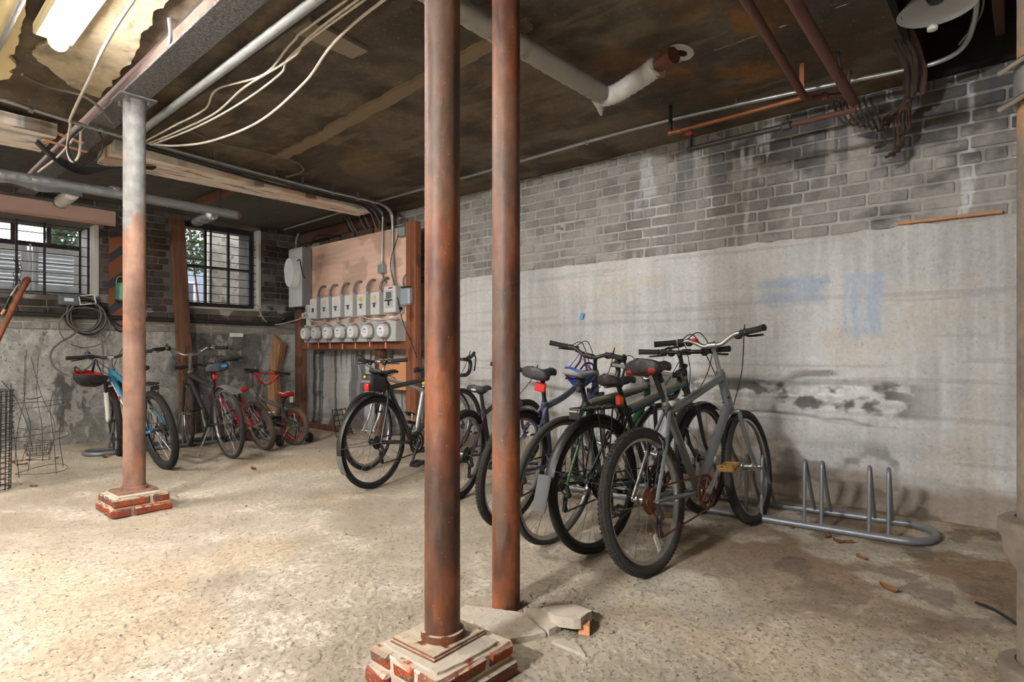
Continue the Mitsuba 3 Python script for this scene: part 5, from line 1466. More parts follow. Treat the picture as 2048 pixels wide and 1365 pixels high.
    p('chain', tube(np.array(chain + fr), 0.004, sq=(0.0085, 0.006), closed=True), chain_m, sm=False)
    p('rear_derailleur', [rod(rh + [0.004, -0.062, -0.012], rh + [0.022, -0.068, -cog - 0.01], 0.011, 0.013, 10), xf(trimesh.creation.icosphere(2, 1.0), TR(*(rh + [0.022, -0.066, -cog - 0.012])) @ np.diag([0.022, 0.014, 0.017, 1])), box(dp1 * 0.5 + dp2 * 0.5 + [0, -0.006, 0], (0.022, 0.002, 0.085), 0.001), box(dp1 * 0.5 + dp2 * 0.5 + [0, 0.006, 0], (0.022, 0.002, 0.085), 0.001)]
      + [xf(lathe([(0.0, -0.004), (0.016, -0.004), (0.016, 0.004), (0.0, 0.004)], 14, 'y'), TR(*c_)) for c_ in (dp1, dp2)], 'm_dark_metal', sm=30)
    # brakes
    for nm_, c_, stf in (('front_brake', cr - UX * 0.02 + WX * 0.022, st), ('rear_brake', SC * 0.62 + rh * 0.38 + [-0.035, 0, 0.012], lambda m: cat(m))):
        p(nm_, stf([tube([c_ + [0, s * 0.040, -0.07], c_ + [0.004, s * 0.042, -0.01], c_ + [0.004, s * 0.020, 0.02]], 0.007, 8) for s in (-1, 1)] + [box(c_ + [-0.004, s * 0.024, -0.045], (0.05, 0.010, 0.012), 0.003) for s in (-1, 1)]), 'm_dark_metal', sm=30)
    # seat post and saddle
    p('seat_post', [rod(SC - d * 0.05, SD - [0, 0, 0.055], post_r, sides=12), xf(lathe([(0.0165 * q, -0.02), (0.022, -0.02), (0.022, 0.012), (0.0165, 0.012)], 14), TR(*SC)), box(SD - [0, 0, 0.052], (0.05, 0.035, 0.024), 0.006)]
      + [tube(spline([SD + [-0.10, s * 0.035, -0.028], SD + [-0.05, s * 0.026, -0.047], SD + [0.04, s * 0.022, -0.047], SD + [0.11, s * 0.010, -0.028]], 5), 0.0036, 6) for s in (-1, 1)], post_m)
    Ls, Ws, Ts = saddle
    sa = p('saddle', xf(saddle_mesh(Ls, Ws, Ts), TR(*SD)), saddle_m, sm=True)
    # cables
    for i in range(cables):
        s = (1, -1, 1, -1)[i]
        a = np.append(steer @ np.append((E_ - D * (0.14 + 0.03 * (i // 2))) * [1, s, 1] + HC, 1)[:4] if False else (steer @ np.append((E_ - D * (0.14 + 0.03 * (i // 2))) * [1, s, 1] + HC, 1)), [])[:3] if bar != 'drop' else (steer @ np.append(HC + [0.06, s * P['bw'] / 2, 0.02], 1))[:3]
        end = [HB + UX * 0.05 + [-0.03, 0.02, 0], cr + WX * 0.03 + UX * 0.02, HB + UX * 0.08 + [-0.04, -0.02, 0], SC * 0.3 + HT * 0.7][i]
        mid1 = a * 0.75 + HC * 0.25 + WX * (0.10 + 0.02 * i) + [0, 0, 0.015]
        mid2 = a * 0.25 + HC * 0.25 + end * 0.5 + WX * (0.11 + 0.015 * i) + [0, s * 0.02, -0.02]
        p('cable', tube(spline([a, mid1, mid2, end + WX * 0.03, end], 7), 0.0028, 6), 'm_cable_black', hb)
    J = dict(t=t, M=M, rh=rh, fh=fh, SC=SC, SD=SD, BB=BB, HC=HC, HT=HT, HB=HB, cr=cr, d=d, R=R, Rf=Rf, p=p, st=st, saddle=sa, E=E_, D=D, steer=steer, tyre=tyre, hb=hb)
    return J


def fender(J, where, a0, a1, m='m_plastic', w=0.028, stays=True, taper=0.0):
    c_ = J['rh'] if where == 'rear' else J['fh']
    R = J['R'] if where == 'rear' else J['Rf']
    mesh = xf(arc_strip(R + 0.012, w, a0, a1, taper=taper), TR(*c_))
    k = J['p'](where + '_fender', J['st'](mesh) if where == 'front' else mesh, m)
    if stays:
        for aa in ((a1 - 12),):
            a = math.radians(aa)
            for s in (-1, 1):
                tip = c_ + [(R + 0.012) * math.cos(a), s * w, (R + 0.004) * math.sin(a)]
                J['p']('stay', rod(c_ + [0, s * 0.06, 0.0], tip, 0.0022, sides=6), 'm_steel', k)
    return k


def rear_rack(J, m='m_plastic', z=0.045, L=0.34, x0=None):
    R = J['R']
    top = 2 * R + z
    x0 = J['SC'][0] - 0.07 if x0 is None else x0
    x1 = x0 - L
    ms = [tube(spline([(x0, s * 0.03, top), (x0 - 0.05, s * 0.055, top), (x1 + 0.04, s * 0.055, top), (x1, s * 0.03, top)], 5), 0.0052, 8) for s in (-1, 1)]
    ms += [rod((x, -0.055, top), (x, 0.055, top), 0.004, sides=6) for x in np.linspace(x0 - 0.06, x1 + 0.05, 5)]
    ms += [rod((x1, -0.03, top), (x1, 0.03, top), 0.005, sides=6), box(((x0 + x1) / 2, 0, top + 0.002), (L * 0.78, 0.05, 0.004), 0.001)]
    k = J['p']('rear_rack', ms, m)
    for s in (-1, 1):
        for xx in (x0 - 0.12, x1 + 0.10):
            J['p']('strut', rod(J['rh'] + [0, s * 0.075, 0.02], (xx, s * 0.055, top), 0.0045, sides=7), m, k)
        J['p']('strut', tube(spline([(x0 - 0.01, s * 0.03, top), (x0 + 0.03, s * 0.02, top - 0.015), J['SC'] * 0.75 + J['rh'] * 0.25 + [0, s * 0.03, 0]], 5), 0.004, 6), m, k)
    J['p']('reflector_plate', [box((x1 - 0.012, 0, top - 0.03), (0.004, 0.07, 0.035), 0.002)], 'm_plastic', k)
    return k


def reflector(J, at, size, m='m_red_lens', label='red reflector'):
    J['p']('rear_light', [box(at, size, min(size) * 0.3)], m, label=label)


FP = dict
# --- right-hand rack
mat('m_fender_grey0', (72, 74, 76), 0.55)
GREY = mat('m_frame_grey', (108, 111, 113), 0.36, 0.35, clear=0.4)
DK = mat('m_frame_dark', (46, 47, 49), 0.42, 0.2, clear=0.3)

J = bike('dusty grey mountain bike nearest the camera on the right, red-backed black saddle and yellow pedals', FP(x=2.432, y=1.294, head=-0.069, wb=1.125, bbx=0.50, bbz=0.293, sx=0.185, sz=0.985, hx=0.833, hz=1.063, bw=0.643, bz=0.038, steer=0.058, lean=-0.115, htz=0.905, R=0.335), 'diamond', GREY,
         tyre=0.027, knobs=True, tyre_m='m_rubber_worn', bar='riser', bar_m='m_alu', rise=0.045, sweep=0.075, saddle=(0.285, 0.20, 0.075), crank=42, stl=0.50, chain_m='m_chain_rust', pedal_m=mat('m_pedal_yellow', (126, 94, 44), 0.6), tube_r=1.25, cog=0.062, ring=0.088)
J['p']('saddle_stripe', [xf(saddle_mesh(0.05, 0.17, 0.022, nose=0.075), TR(*(J['SD'] + [-0.100, 0, -0.042])))], mat('m_saddle_red', (122, 34, 30), 0.4), J['saddle'], sm=True, label='red rear band of the saddle')
J['p']('decal', [rod(J['BB'] * 0.66 + J['HB'] * 0.34 - [0, 0, 0], J['BB'] * 0.60 + J['HB'] * 0.40, 0.0262, sides=14)], 'm_white', label='white and red tube sticker')
J['p']('decal', [rod(J['BB'] * 0.87 + J['HB'] * 0.13, J['BB'] * 0.83 + J['HB'] * 0.17, 0.0262, sides=14)], 'm_yellow', label='yellow band on the tube')
J['p']('seat_post_bellows', [rod(J['SD'] - J['d'] * (0.07 + 0.012 * k), J['SD'] - J['d'] * (0.075 + 0.012 * k), 0.021, sides=14) for k in range(5)], 'm_plastic')
J['p']('seat_post_sleeve', rod(J['SC'] + J['d'] * 0.02, J['SD'] - J['d'] * 0.13, 0.017, sides=14), 'm_alu')
J['p']('bell_cap', [J['st'](xf(trimesh.creation.icosphere(2, 1.0), TR(*(J['HC'] + [0.0, 0.10, 0.045])) @ np.diag([0.016, 0.02, 0.012, 1])))], 'm_red_lens', J['hb'], label='red bell cap')
J['p']('wheel_reflector', [xf(box((0.0, 0, 0), (0.026, 0.008, 0.085), 0.003), TR(*(J['rh'] + [0.07, 0.0, -0.21])) @ ROT((0, 1, 0), 2.75))], 'm_white')

J = bike('black and teal bicycle with rear rack and full mudguard, second from the right', FP(x=2.507, y=1.643, head=-0.10, wb=1.073, bbx=0.48, bbz=0.30, sx=0.20, sz=0.895, hx=0.893, hz=1.017, bw=0.585, bz=0.006, steer=0.06, lean=-0.015, htz=0.86, R=0.345), 'diamond', DK,
         tyre=0.021, tyre_m='m_rubber', rim_m='m_plastic', bar='flat', rise=0.01, sweep=0.06, saddle=(0.26, 0.145, 0.06), crank=20, stl=0.46, stem_m='m_plastic', fork_m=DK, crank_m='m_dark_metal', hub_m='m_dark_metal', cog=0.066)
J['p']('top_tube_cover', [rod(J['SC'] + [0.03, 0, 0.006], J['HT'] - UX * 0.026 + [0, 0, 0.005], 0.0172, sides=14)], mat('m_frame_tan', (126, 122, 108), 0.5), label='sandy upper half of the top tube')
J['p']('top_tube_stripe', [rod(J['SC'] + [0.03, 0, -0.005], J['HT'] - UX * 0.032 + [0, 0, -0.006], 0.0172, sides=14)], mat('m_frame_teal', (30, 98, 116), 0.4, 0.1, clear=0.4), label='teal lower half of the top tube')
J['p']('chainstay_decal', [rod(J['BB'] * 0.75 + J['rh'] * 0.25 + [0, -0.030, 0.002], J['BB'] * 0.35 + J['rh'] * 0.65 + [0, -0.050, 0.002], 0.0115, sides=10)], 'm_frame_teal', label='teal chain stay')
fender(J, 'rear', 38, 172, w=0.029)
rear_rack(J)
reflector(J, J['SC'] + J['d'] * 0.06 + [-0.03, 0, 0.0], (0.03, 0.045, 0.055), mat('m_orange_lens', (236, 88, 44), 0.3), 'orange-red seat post light')
fender(J, 'front', 55, 150, w=0.027)
J['p']('mud_flap', [xf(box((0, 0, 0), (0.006, 0.085, 0.17), 0.002), TR(-J['R'] - 0.045, 0, J['R'] + 0.02) @ ROT((0, 1, 0), 0.28))], 'm_fender_grey0', label='grey flap at the end of the rear mudguard')

J = bike('dark drop-bar bicycle with a green frame tube and slim grey saddle, third from the right', FP(x=2.471, y=1.909, head=-0.01, wb=1.042, bbx=0.43, bbz=0.28, sx=0.12, sz=0.929, hx=0.752, hz=0.916, bw=0.43, bz=0.0, steer=0.0, lean=0.13, htz=0.83, R=0.345), 'diamond', mat('m_frame_green', (28, 66, 38), 0.4, 0.1, clear=0.4),
         tyre=0.017, tyre_m='m_rubber_worn', bar='drop', bar_m='m_plastic_grey', saddle=(0.275, 0.135, 0.032), saddle_m=mat('m_saddle_grey', (120, 118, 116), 0.5), crank=-75, stl=0.52, fork_m=DK, stem_m='m_plastic_grey', crank_m='m_dark_metal', cables=2, pedal_m='m_dark_metal')
J['p']('top_tube_cover', [rod(J['SC'] + [0.03, 0, 0.006], J['HT'] - UX * 0.026 + [0, 0, 0.005], 0.0172, sides=14)], 'm_frame_tan', label='sandy upper half of the top tube')
for k in range(3):
    J['p']('spacer', [J['st'](rod(J['HT'] + UX * (0.016 + 0.016 * k), J['HT'] + UX * (0.024 + 0.016 * k), 0.0175, sides=14))], 'm_white' if k % 2 else 'm_plastic')
J['p']('seat_light', [box(J['SC'] + J['d'] * 0.10 + [-0.03, 0, 0], (0.03, 0.034, 0.04), 0.008)], 'm_plastic', label='small black light with an amber lens')

J = bike('purple-grey bicycle with curved frame and red reflector, a blue helmet on its bars', FP(x=2.555, y=2.297, head=0.13, wb=1.129, bbx=0.429, bbz=0.299, sx=0.185, sz=0.935, hx=0.794, hz=0.998, bw=0.60, bz=0.047, steer=-0.10, lean=0.15, htz=0.888, R=0.345), 'diamond', mat('m_frame_purple', (92, 96, 124), 0.4, 0.3, clear=0.4),
         tyre=0.024, knobs=True, tyre_m='m_rubber', bar='riser', rise=0.035, sweep=0.06, saddle=(0.27, 0.185, 0.075), crank=160, stl=0.44, top_curve=0.035, tube_r=1.2, stem_m='m_plastic', fork_m=GREY, fork='suspension')
reflector(J, J['SC'] + J['d'] * 0.11 + [-0.035, 0, 0.01], (0.02, 0.075, 0.055))
fender(J, 'rear', 55, 120, w=0.026, stays=False)
PURPLE = J

J = bike('small dark purple mountain bike with bar-width black grips standing behind the two nearest columns', FP(x=2.796, y=2.958, head=0.30, wb=1.0, bbx=0.424, bbz=0.259, sx=0.205, sz=0.778, hx=0.863, hz=0.872, bw=0.58, bz=-0.01, steer=-0.24, lean=0.09, htz=0.76, R=0.31), 'diamond', mat('m_frame_plum', (66, 52, 62), 0.45, 0.2),
         tyre=0.026, knobs=True, bar='flat', rise=0.0, sweep=0.04, saddle=(0.25, 0.15, 0.05), crank=200, stl=0.36, stem_m='m_plastic')
J['p']('saddle_text', [xf(meshkit.text_mesh('TREK', 0.012, 0.002, True), TR(*(J['SD'] + [-0.120, 0.022, -0.030])) @ np.array([[0, 0, -1, 0], [-1, 0, 0, 0], [0, 1, 0, 0], [0, 0, 0, 1.0]]))], 'm_white', J['saddle'], sm=False, label='white lettering TREK')

J = bike('slim charcoal road bicycle with black saddlebag and mudguard in the middle of the room', FP(x=2.587, y=3.659, head=0.193, wb=1.094, bbx=0.434, bbz=0.285, sx=0.098, sz=0.884, hx=0.846, hz=0.955, bw=0.439, bz=0.0, steer=-0.01, lean=0.016, htz=0.85, R=0.342), 'diamond', mat('m_frame_charcoal', (72, 74, 76), 0.35, 0.5, clear=0.4),
         tyre=0.016, tyre_m='m_rubber', rim_m='m_dark_metal', bar='drop', saddle=(0.27, 0.14, 0.035), crank=-120, stl=0.56, fork_m=DK, crank_m='m_dark_metal', cables=2, tube_r=1.1, hub_m='m_dark_metal', cog=0.05)
fender(J, 'rear', 22, 192, w=0.022)
J['p']('mud_flap', [xf(arc_strip(J['R'] + 0.013, 0.026, 188, 212, 10, 0.25), TR(*J['rh']))], 'm_plastic_grey', label='grey rubber mud flap')
bag = J['p']('saddlebag', [xf(box((0, 0, 0), (0.17, 0.115, 0.125), 0.022), TR(*(J['SD'] + [-0.11, 0, -0.10])) @ ROT((0, 1, 0), 0.12)), xf(box((0, 0, 0), (0.06, 0.09, 0.07), 0.02), TR(*(J['SD'] + [-0.02, 0, -0.13])))], 'm_leather', label='black saddlebag')
J['p']('bag_light', [box(J['SD'] + [-0.205, -0.02, -0.125], (0.02, 0.045, 0.055), 0.008)], 'm_red_lens', bag, label='red light')
J['p']('bag_strip', [box(J['SD'] + [-0.197, -0.002, -0.085], (0.006, 0.09, 0.02), 0.003)], 'm_plastic_grey', bag)
J['p']('bag_logo', [box(J['SD'] + [-0.198, 0.008, -0.05], (0.004, 0.02, 0.016), 0.003)], 'm_yellow', bag)

J = bike('silver bicycle facing the other way behind the road bicycle, wide black saddle', FP(x=3.95, y=4.30, head=3.20, wb=1.0, bbx=0.438, bbz=0.27, sx=0.267, sz=0.875, hx=0.843, hz=0.93, bw=0.52, bz=0.02, steer=0.25, lean=0.09, htz=0.82, R=0.335), 'diamond', mat('m_frame_silver', (176, 178, 178), 0.32, 0.5, clear=0.4),
         tyre=0.020, bar='flat', rise=0.015, sweep=0.05, saddle=(0.27, 0.19, 0.075), crank=100, stl=0.42, cables=4, tube_r=1.15)
J['p']('seat_band', [rod(J['SC'] + J['d'] * 0.03, J['SC'] + J['d'] * 0.06, 0.02, sides=14)], 'm_yellow', label='yellow band on the seat post')

# --- left-hand rack
J = bike('blue and white mountain bike behind the far column, black helmet on its handlebar', FP(x=1.814, y=5.607, head=1.619, wb=1.076, bbx=0.43, bbz=0.28, sx=0.24, sz=0.90, hx=0.844, hz=0.974, bw=0.66, bz=0.03, steer=-0.20, lean=-0.165, htz=0.867, R=0.345), 'diamond', mat('m_frame_blue', (50, 118, 150), 0.35, 0.2, clear=0.5),
         tyre=0.030, knobs=True, bar='riser', rise=0.025, sweep=0.05, saddle=(0.26, 0.15, 0.05), crank=170, stl=0.42, fork='suspension', fork_m='m_white', tube_r=1.3, rim_m='m_dark_metal', hub_m='m_dark_metal')
J['p']('decal', [rod(J['HB'] * 0.93 + J['BB'] * 0.07 + UX * 0.03, J['HB'] * 0.40 + J['BB'] * 0.60 + UX * 0.012, 0.0267, sides=14)], 'm_white', label='white lower half of the down tube with red marks')
v_, f_ = lathe([(0.0, -0.0290), (0.022, -0.0290), (0.022, 0.0290), (0.0, 0.0290)], 16, 'y')
J['p']('red_roundel', [xf((v_, f_), TR(*(J['HB'] * 0.64 + J['BB'] * 0.36 + UX * 0.018)))], 'm_red')
for k in range(3):
    J['p']('red_mark', [xf(box((0, 0, 0), (0.012, 0.057, 0.03), 0.002), TR(*(J['HB'] * (0.84 - 0.06 * k) + J['BB'] * (0.16 + 0.06 * k) + UX * 0.024)) @ ROT((0, 1, 0), 0.5))], 'm_red')
rear_rack(J, z=0.06, L=0.30)
J['p']('bell', [J['st'](xf(lathe([(0.0, 0.02), (0.02, 0.014), (0.024, 0.0), (0.0, 0.0)], 16), TR(*(J['HC'] + [-0.01, 0.17, 0.05]))))], 'm_plastic', J['hb'])
BLUE = J

J = bike('black city bike with a chrome swept handlebar, thick saddle and kickstand by the far rack', FP(x=2.402, y=5.679, head=1.55, wb=1.071, bbx=0.439, bbz=0.287, sx=0.205, sz=0.905, hx=0.841, hz=0.985, bw=0.66, bz=0.03, steer=-0.20, lean=-0.09, htz=0.80, R=0.345), 'diamond', DK,
         tyre=0.020, tyre_m='m_rubber_worn', bar='cruiser', bar_m='m_chrome', rise=0.07, sweep=0.13, saddle=(0.26, 0.215, 0.085), saddle_m=mat('m_saddle_slate', (62, 64, 70), 0.55), crank=-100, stl=0.44, stem_m='m_chrome', tube_r=1.1, lever_m='m_chrome')
fender(J, 'rear', 48, 112, m=mat('m_fender_grey', (104, 104, 104), 0.6), w=0.03, taper=-0.6, stays=False)
J['p']('fender_tail', [xf(box((0, 0, 0), (0.15, 0.105, 0.006), 0.002), TR(-0.215, 0, 2 * J['R'] - 0.035) @ ROT((0, 1, 0), -0.30))], 'm_fender_grey')
J['p']('kickstand', [rod(J['BB'] + [-0.10, 0.05, -0.01], J['BB'] + [-0.20, 0.22, -0.255], 0.009, 0.007, 8)], 'm_alu')
J['p']('saddle_badge', [xf(lathe([(0.0, 0.0), (0.03, 0.0), (0.03, 0.004), (0.0, 0.004)], 18), TR(*(J['SD'] + [-0.117, -0.045, -0.026])) @ ROT((0, 1, 0), -math.pi / 2) @ np.diag([0.5, 1.0, 1, 1]))], mat('m_badge_blue', (60, 140, 200), 0.4), J['saddle'], label='blue oval badge')
J['p']('rear_light', [box(J['SC'] + J['d'] * 0.09 + [-0.03, 0, 0], (0.03, 0.05, 0.055), 0.01)], 'm_red_lens', label='red tail light')

J = bike('half-hidden red bicycle with a flat rear tyre between city bike and child bike', FP(x=2.84, y=5.889, head=1.60, wb=0.98, bbx=0.43, bbz=0.28, sx=0.24, sz=0.66, hx=0.80, hz=0.904, bw=0.66, bz=0.02, steer=-0.30, lean=-0.27, htz=0.72, R=0.28), 'diamond', mat('m_frame_red', (158, 40, 44), 0.4, 0.1, clear=0.3),
         tyre=0.024, tyre_m='m_rubber_brown', bar='riser', rise=0.02, sweep=0.05, saddle=(0.24, 0.14, 0.045), saddle_m='m_red', crank=-60, stl=0.30, flat=0.022, stem_m='m_plastic', tube_r=1.2)

J = bike('small grey and red child bicycle with training wheels and red handlebar near the cardboard', FP(x=3.192, y=5.977, head=1.81, wb=0.70, bbx=0.30, bbz=0.235, sx=0.165, sz=0.565, hx=0.483, hz=0.655, bw=0.527, bz=0.12, steer=-0.22, lean=0.05, htz=0.50, R=0.205), 'diamond', mat('m_frame_kid', (98, 96, 96), 0.4, 0.3, clear=0.4),
         tyre=0.026, knobs=True, tyre_m='m_rubber_brown', rim_m='m_red', bar='bmx', bar_m='m_red', rise=0.13, sweep=0.03, saddle=(0.22, 0.13, 0.05), saddle_m='m_red', crank=-30, stl=0.21, stem_m='m_alu', cables=2, ring=0.06, cog=0.035, tube_r=1.35, fork_m='m_plastic')
J['p']('saddle_top', [xf(saddle_mesh(0.17, 0.085, 0.012, nose=0.014), TR(*(J['SD'] + [0.02, 0, 0.003])))], 'm_white', J['saddle'], sm=True, label='white panel on top of the saddle')
J['p']('saddle_tag', [box(J['SD'] + [-0.100, 0, -0.075], (0.003, 0.045, 0.065), 0.001)], 'm_paper', J['saddle'], label='white card under the saddle')
J['p']('decal', [box(J['BB'] * 0.55 + J['HB'] * 0.45 + UX * 0.012 + [0, s * 0.027, 0], (0.14, 0.002, 0.018), 0.0008) for s in (-1, 1)], 'm_paper', label='white lettering strip')
for s in (-1, 1):
    wq = lathe([(0.0, -0.012), (0.03, -0.012), (0.055, -0.013), (0.062, -0.006), (0.062, 0.006), (0.055, 0.013), (0.03, 0.012), (0.0, 0.012)], 24, 'y')
    k = J['p']('training_wheel', xf(wq, TR(*(np.array([-0.01, s * 0.20, 0.064])))), 'm_dark_metal')
    J['p']('bracket', tube([J['rh'] + [0, s * 0.07, 0], [-0.005, s * 0.12, 0.15], [-0.01, s * 0.175, 0.064]], 0.008, 8), 'm_steel', k)


# ------------------------------------------------------------------ bike racks
def rack(label, A, B, w, hoops, hsign, m='m_rack'):
    """tube loop on the floor from A to B (front rail) with the back rail w away; hoops along it"""
    t = thing('bike_rack', label, 'bike rack')
    A, B = np.array(A, float), np.array(B, float)
    u = (B - A) / np.linalg.norm(B - A)
    n = np.array([-u[1], u[0]]) * hsign
    z = 0.024
    P = []
    L = np.linalg.norm(B - A)
    r_ = w / 2
    for k in range(13):
        a = -math.pi / 2 + math.pi * k / 12
        q_ = B + n * r_ + u * r_ * 0.75 * math.cos(a) + n * r_ * math.sin(a)
        P.append((q_[0], q_[1], z))
    for k in range(13):
        a = math.pi / 2 + math.pi * k / 12
        q_ = A + n * r_ + u * r_ * 0.75 * math.cos(a) + n * r_ * math.sin(a)
        P.append((q_[0], q_[1], z))
    part(t, 'base_loop', tube(np.array(P), 0.021, 14, closed=True), m, smooth=40)
    for s in hoops:
        f = A + u * s
        pts = []
        for dn, zz in ((0.0, z), (0.004, 0.20), (0.010, 0.355), (0.035, 0.385), (0.065, 0.36), (w * 0.62, 0.16), (w, z)):
            q_ = f + n * dn
            pts.append((q_[0], q_[1], zz))
        part(t, 'hoop', tube(spline(pts, 5), 0.0105, 10), m, smooth=40)
    return t


rack('long grey tube bike rack on the floor along the right wall', (3.44, 2.95), (3.685, 0.50), 0.385, [2.40 - k * 0.32 - d_ for k in range(7) for d_ in (0.0, 0.088)], 1)
rack('grey tube bike rack on the floor along the far wall under the left-hand bikes', (1.62, 6.735), (3.30, 6.70), 0.30, [0.12, 0.21, 0.42, 0.51, 0.72, 0.81, 1.02, 1.11, 1.32, 1.41], 1)
# ------------------------------------------------------------------ helmets and clutter


def helmet(label, M, shell_m, inner_m, strap_m, vents=5):
    """hangs upside down: crown down at z = -h; M places it"""
    t = thing('helmet', label, 'helmet')
    n, m = 28, 14
    th_ = np.linspace(0, 2 * np.pi, n, endpoint=False)
    ph = np.linspace(0.02, np.pi / 2, m)
    TH, PH = np.meshgrid(th_, ph, indexing='ij')

    def dome(a, b, h, groove):
        g = groove * np.maximum(0, np.cos(TH * 0 + (np.sin(TH) * np.sin(PH)) * 14)) * np.sin(PH * 2) ** 2
        return np.stack([(a - g) * np.cos(TH) * np.sin(PH), (b - g) * np.sin(TH) * np.sin(PH), -(h - g) * np.cos(PH) - 0.012 * np.cos(TH * 2) * np.sin(PH)], -1)
    o, i_ = dome(0.150, 0.105, 0.125, 0.012), dome(0.128, 0.084, 0.10, 0.0)
    idx = lambda a, b: a * m + b
    q = [[idx(a, b), idx((a + 1) % n, b), idx((a + 1) % n, b + 1), idx(a, b + 1)] for a in range(n) for b in range(m - 1)]
    k = part(t, 'shell', (o.reshape(-1, 3), quads(q)), shell_m, M, True)
    part(t, 'liner', (np.vstack([i_.reshape(-1, 3), o[:, -1], i_[:, -1]]), np.vstack([quads(q), quads([[n * m + a, n * m + (a + 1) % n, n * m + n + (a + 1) % n, n * m + n + a] for a in range(n)])])), inner_m, M, 30)
    for s in (-1, 1):
        part(t, 'vent', [xf(box((0, 0, 0), (0.11, 0.018, 0.012), 0.005), TR(0.0, s * 0.082, -0.070) @ ROT((1, 0, 0), -s * 0.85))], 'm_soot', M)
        part(t, 'strap', tube(spline([(0.06, s * 0.085, -0.02), (0.03, s * 0.04, 0.06), (0.0, s * 0.01, 0.13), (-0.02, s * 0.02, 0.06), (-0.06, s * 0.085, -0.02)], 6), 0.004, sq=(0.014, 0.003)), strap_m, M)
    part(t, 'vent', [xf(box((0, 0, 0), (0.12, 0.02, 0.01), 0.004), TR(0.01, 0, -0.118))], 'm_soot', M)
    part(t, 'retention', tube(spline([(-0.115, 0.05, -0.0), (-0.14, 0.025, 0.045), (-0.14, -0.025, 0.045), (-0.115, -0.05, 0.0)], 6), 0.006, 6), 'm_plastic', M)
    return t


def local_pt(J, q, steered=True):
    v = np.append(np.asarray(q, float), 1)
    if steered:
        v = J['steer'] @ v
    return (J['M'] @ v)[:3]


hp = local_pt(BLUE, (BLUE['E'] - BLUE['D'] * 0.17) * [1, 1, 1] + BLUE['HC'])
helmet('black helmet with red lining hanging upside down from the blue bike handlebar', TR(hp[0] + 0.02, hp[1] - 0.02, hp[2] - 0.155) @ ROT((0, 0, 1), 0.35) @ ROT((0, 1, 0), 0.10) @ ROT((1, 0, 0), 0.22), 'm_leather', 'm_red', 'm_plastic')
hp = local_pt(PURPLE, (PURPLE['E'] - PURPLE['D'] * 0.20) * [1, 1, 1] + PURPLE['HC'])
helmet('blue helmet with purple straps hanging upside down from the purple-grey bike handlebar', TR(hp[0] + 0.02, hp[1] - 0.01, hp[2] - 0.150) @ ROT((0, 0, 1), 1.0) @ ROT((1, 0, 0), 0.12), mat('m_helmet_blue', (44, 66, 150), 0.35, clear=0.4), 'm_leather', mat('m_strap_purple', (86, 52, 108), 0.7))

# leaning and hanging things at the far wall
put(thing('wood_plank', 'tall reddish brown plank leaning on the far wall left of the right window', 'plank'), xf(box((0, 0, 0), (0.165, 0.045, 2.66), 0.003), TR(2.685, 7.72, 1.325) @ ROT((0, 1, 0), -0.042) @ ROT((1, 0, 0), -0.028)), 'm_plank')
cbp = thing('cardboard_wrap', 'crumpled brown cardboard sheet leaning in the far corner by the meter board', 'cardboard')
rc_ = np.random.default_rng(5)
CP = np.array([(3.800, 0.0, 0.105), (3.795, 0.25, 0.10), (3.815, 0.55, 0.085), (3.845, 0.80, 0.07), (3.90, 0.98, 0.105), (3.94, 1.10, 0.10), (3.89, 1.20, 0.04), (3.84, 1.26, 0.015)])
uu = np.linspace(0, 1, 26)
cxz = np.stack([np.interp(uu * 7, np.arange(8), CP[:, k]) for k in range(3)], -1)


def card(U, V):
    i = (U * 25).round().astype(int)
    c_ = cxz[i]
    x = c_[..., 0] + c_[..., 2] * V
    fold = 0.03 * np.abs(((V * 2.3 + c_[..., 1] * 3.1) % 1) - 0.5) + 0.045 * (1 - np.abs(V))
    return np.stack([x, 7.60 + 0.15 * c_[..., 1] - fold + 0.012 * nz(np.stack([x * 9, c_[..., 1] * 9, 0 * x], -1), 1.0, 3, 4), c_[..., 1]], -1)


m1 = grid(np.linspace(0, 1, 26), np.linspace(-1, 1, 15), card)
m2 = (m1[0] + [0, 0.012, 0], m1[1][:, ::-1])
part(cbp, 'sheet', [m1, m2], 'm_cardboard', smooth=25)
part(cbp, 'crease', [tube(m1[0].reshape(26, 15, 3)[4:23, 6] + [0, -0.003, 0], 0.003, 5), tube(m1[0].reshape(26, 15, 3)[8:18, 10] + [0, -0.003, 0], 0.003, 5)], 'm_leaf', kind='stuff')
put(thing('paper_label', 'small white label stuck on the far wall below the right window', 'label'), boxb(3.285, 3.455, YB - 0.045, YB - 0.035, 1.205, 1.255), 'm_paper')

art = thing('chevron_board', 'tall wooden board painted with dark chevrons hanging behind the far column', 'board')
part(art, 'panel', boxb(1.945, 2.235, YB - 0.05, YB - 0.03, 1.40, 2.36, 0.002), mat('m_art_wood', (126, 74, 48), 0.7))
for i, z in enumerate((1.42, 1.72, 2.02, 2.30)):
    for s in (-1, 1):
        P = [(2.09, z + 0.13), (2.09, z + 0.23), (2.09 + s * 0.145, z + 0.10), (2.09 + s * 0.145, z)]
        g_ = Polygon([(a, min(b, 2.355)) for a, b in P]).buffer(0)
        if g_.area > 1e-4:
            part(art, 'chevron', extrude(g_, 0.006, 'xz', YB - 0.056), mat('m_art_slate', (50, 58, 70), 0.7) if 'm_art_slate' not in scene else 'm_art_slate')
gc = thing('green_can', 'green metal canister hanging on the chevron board', 'canister')
part(gc, 'body', [xf(lathe([(0.0, -0.10), (0.066, -0.10), (0.068, -0.09), (0.068, 0.09), (0.066, 0.10), (0.0, 0.10)], 28), TR(2.052, YB - 0.128, 1.69))], 'm_green_can', smooth=35)
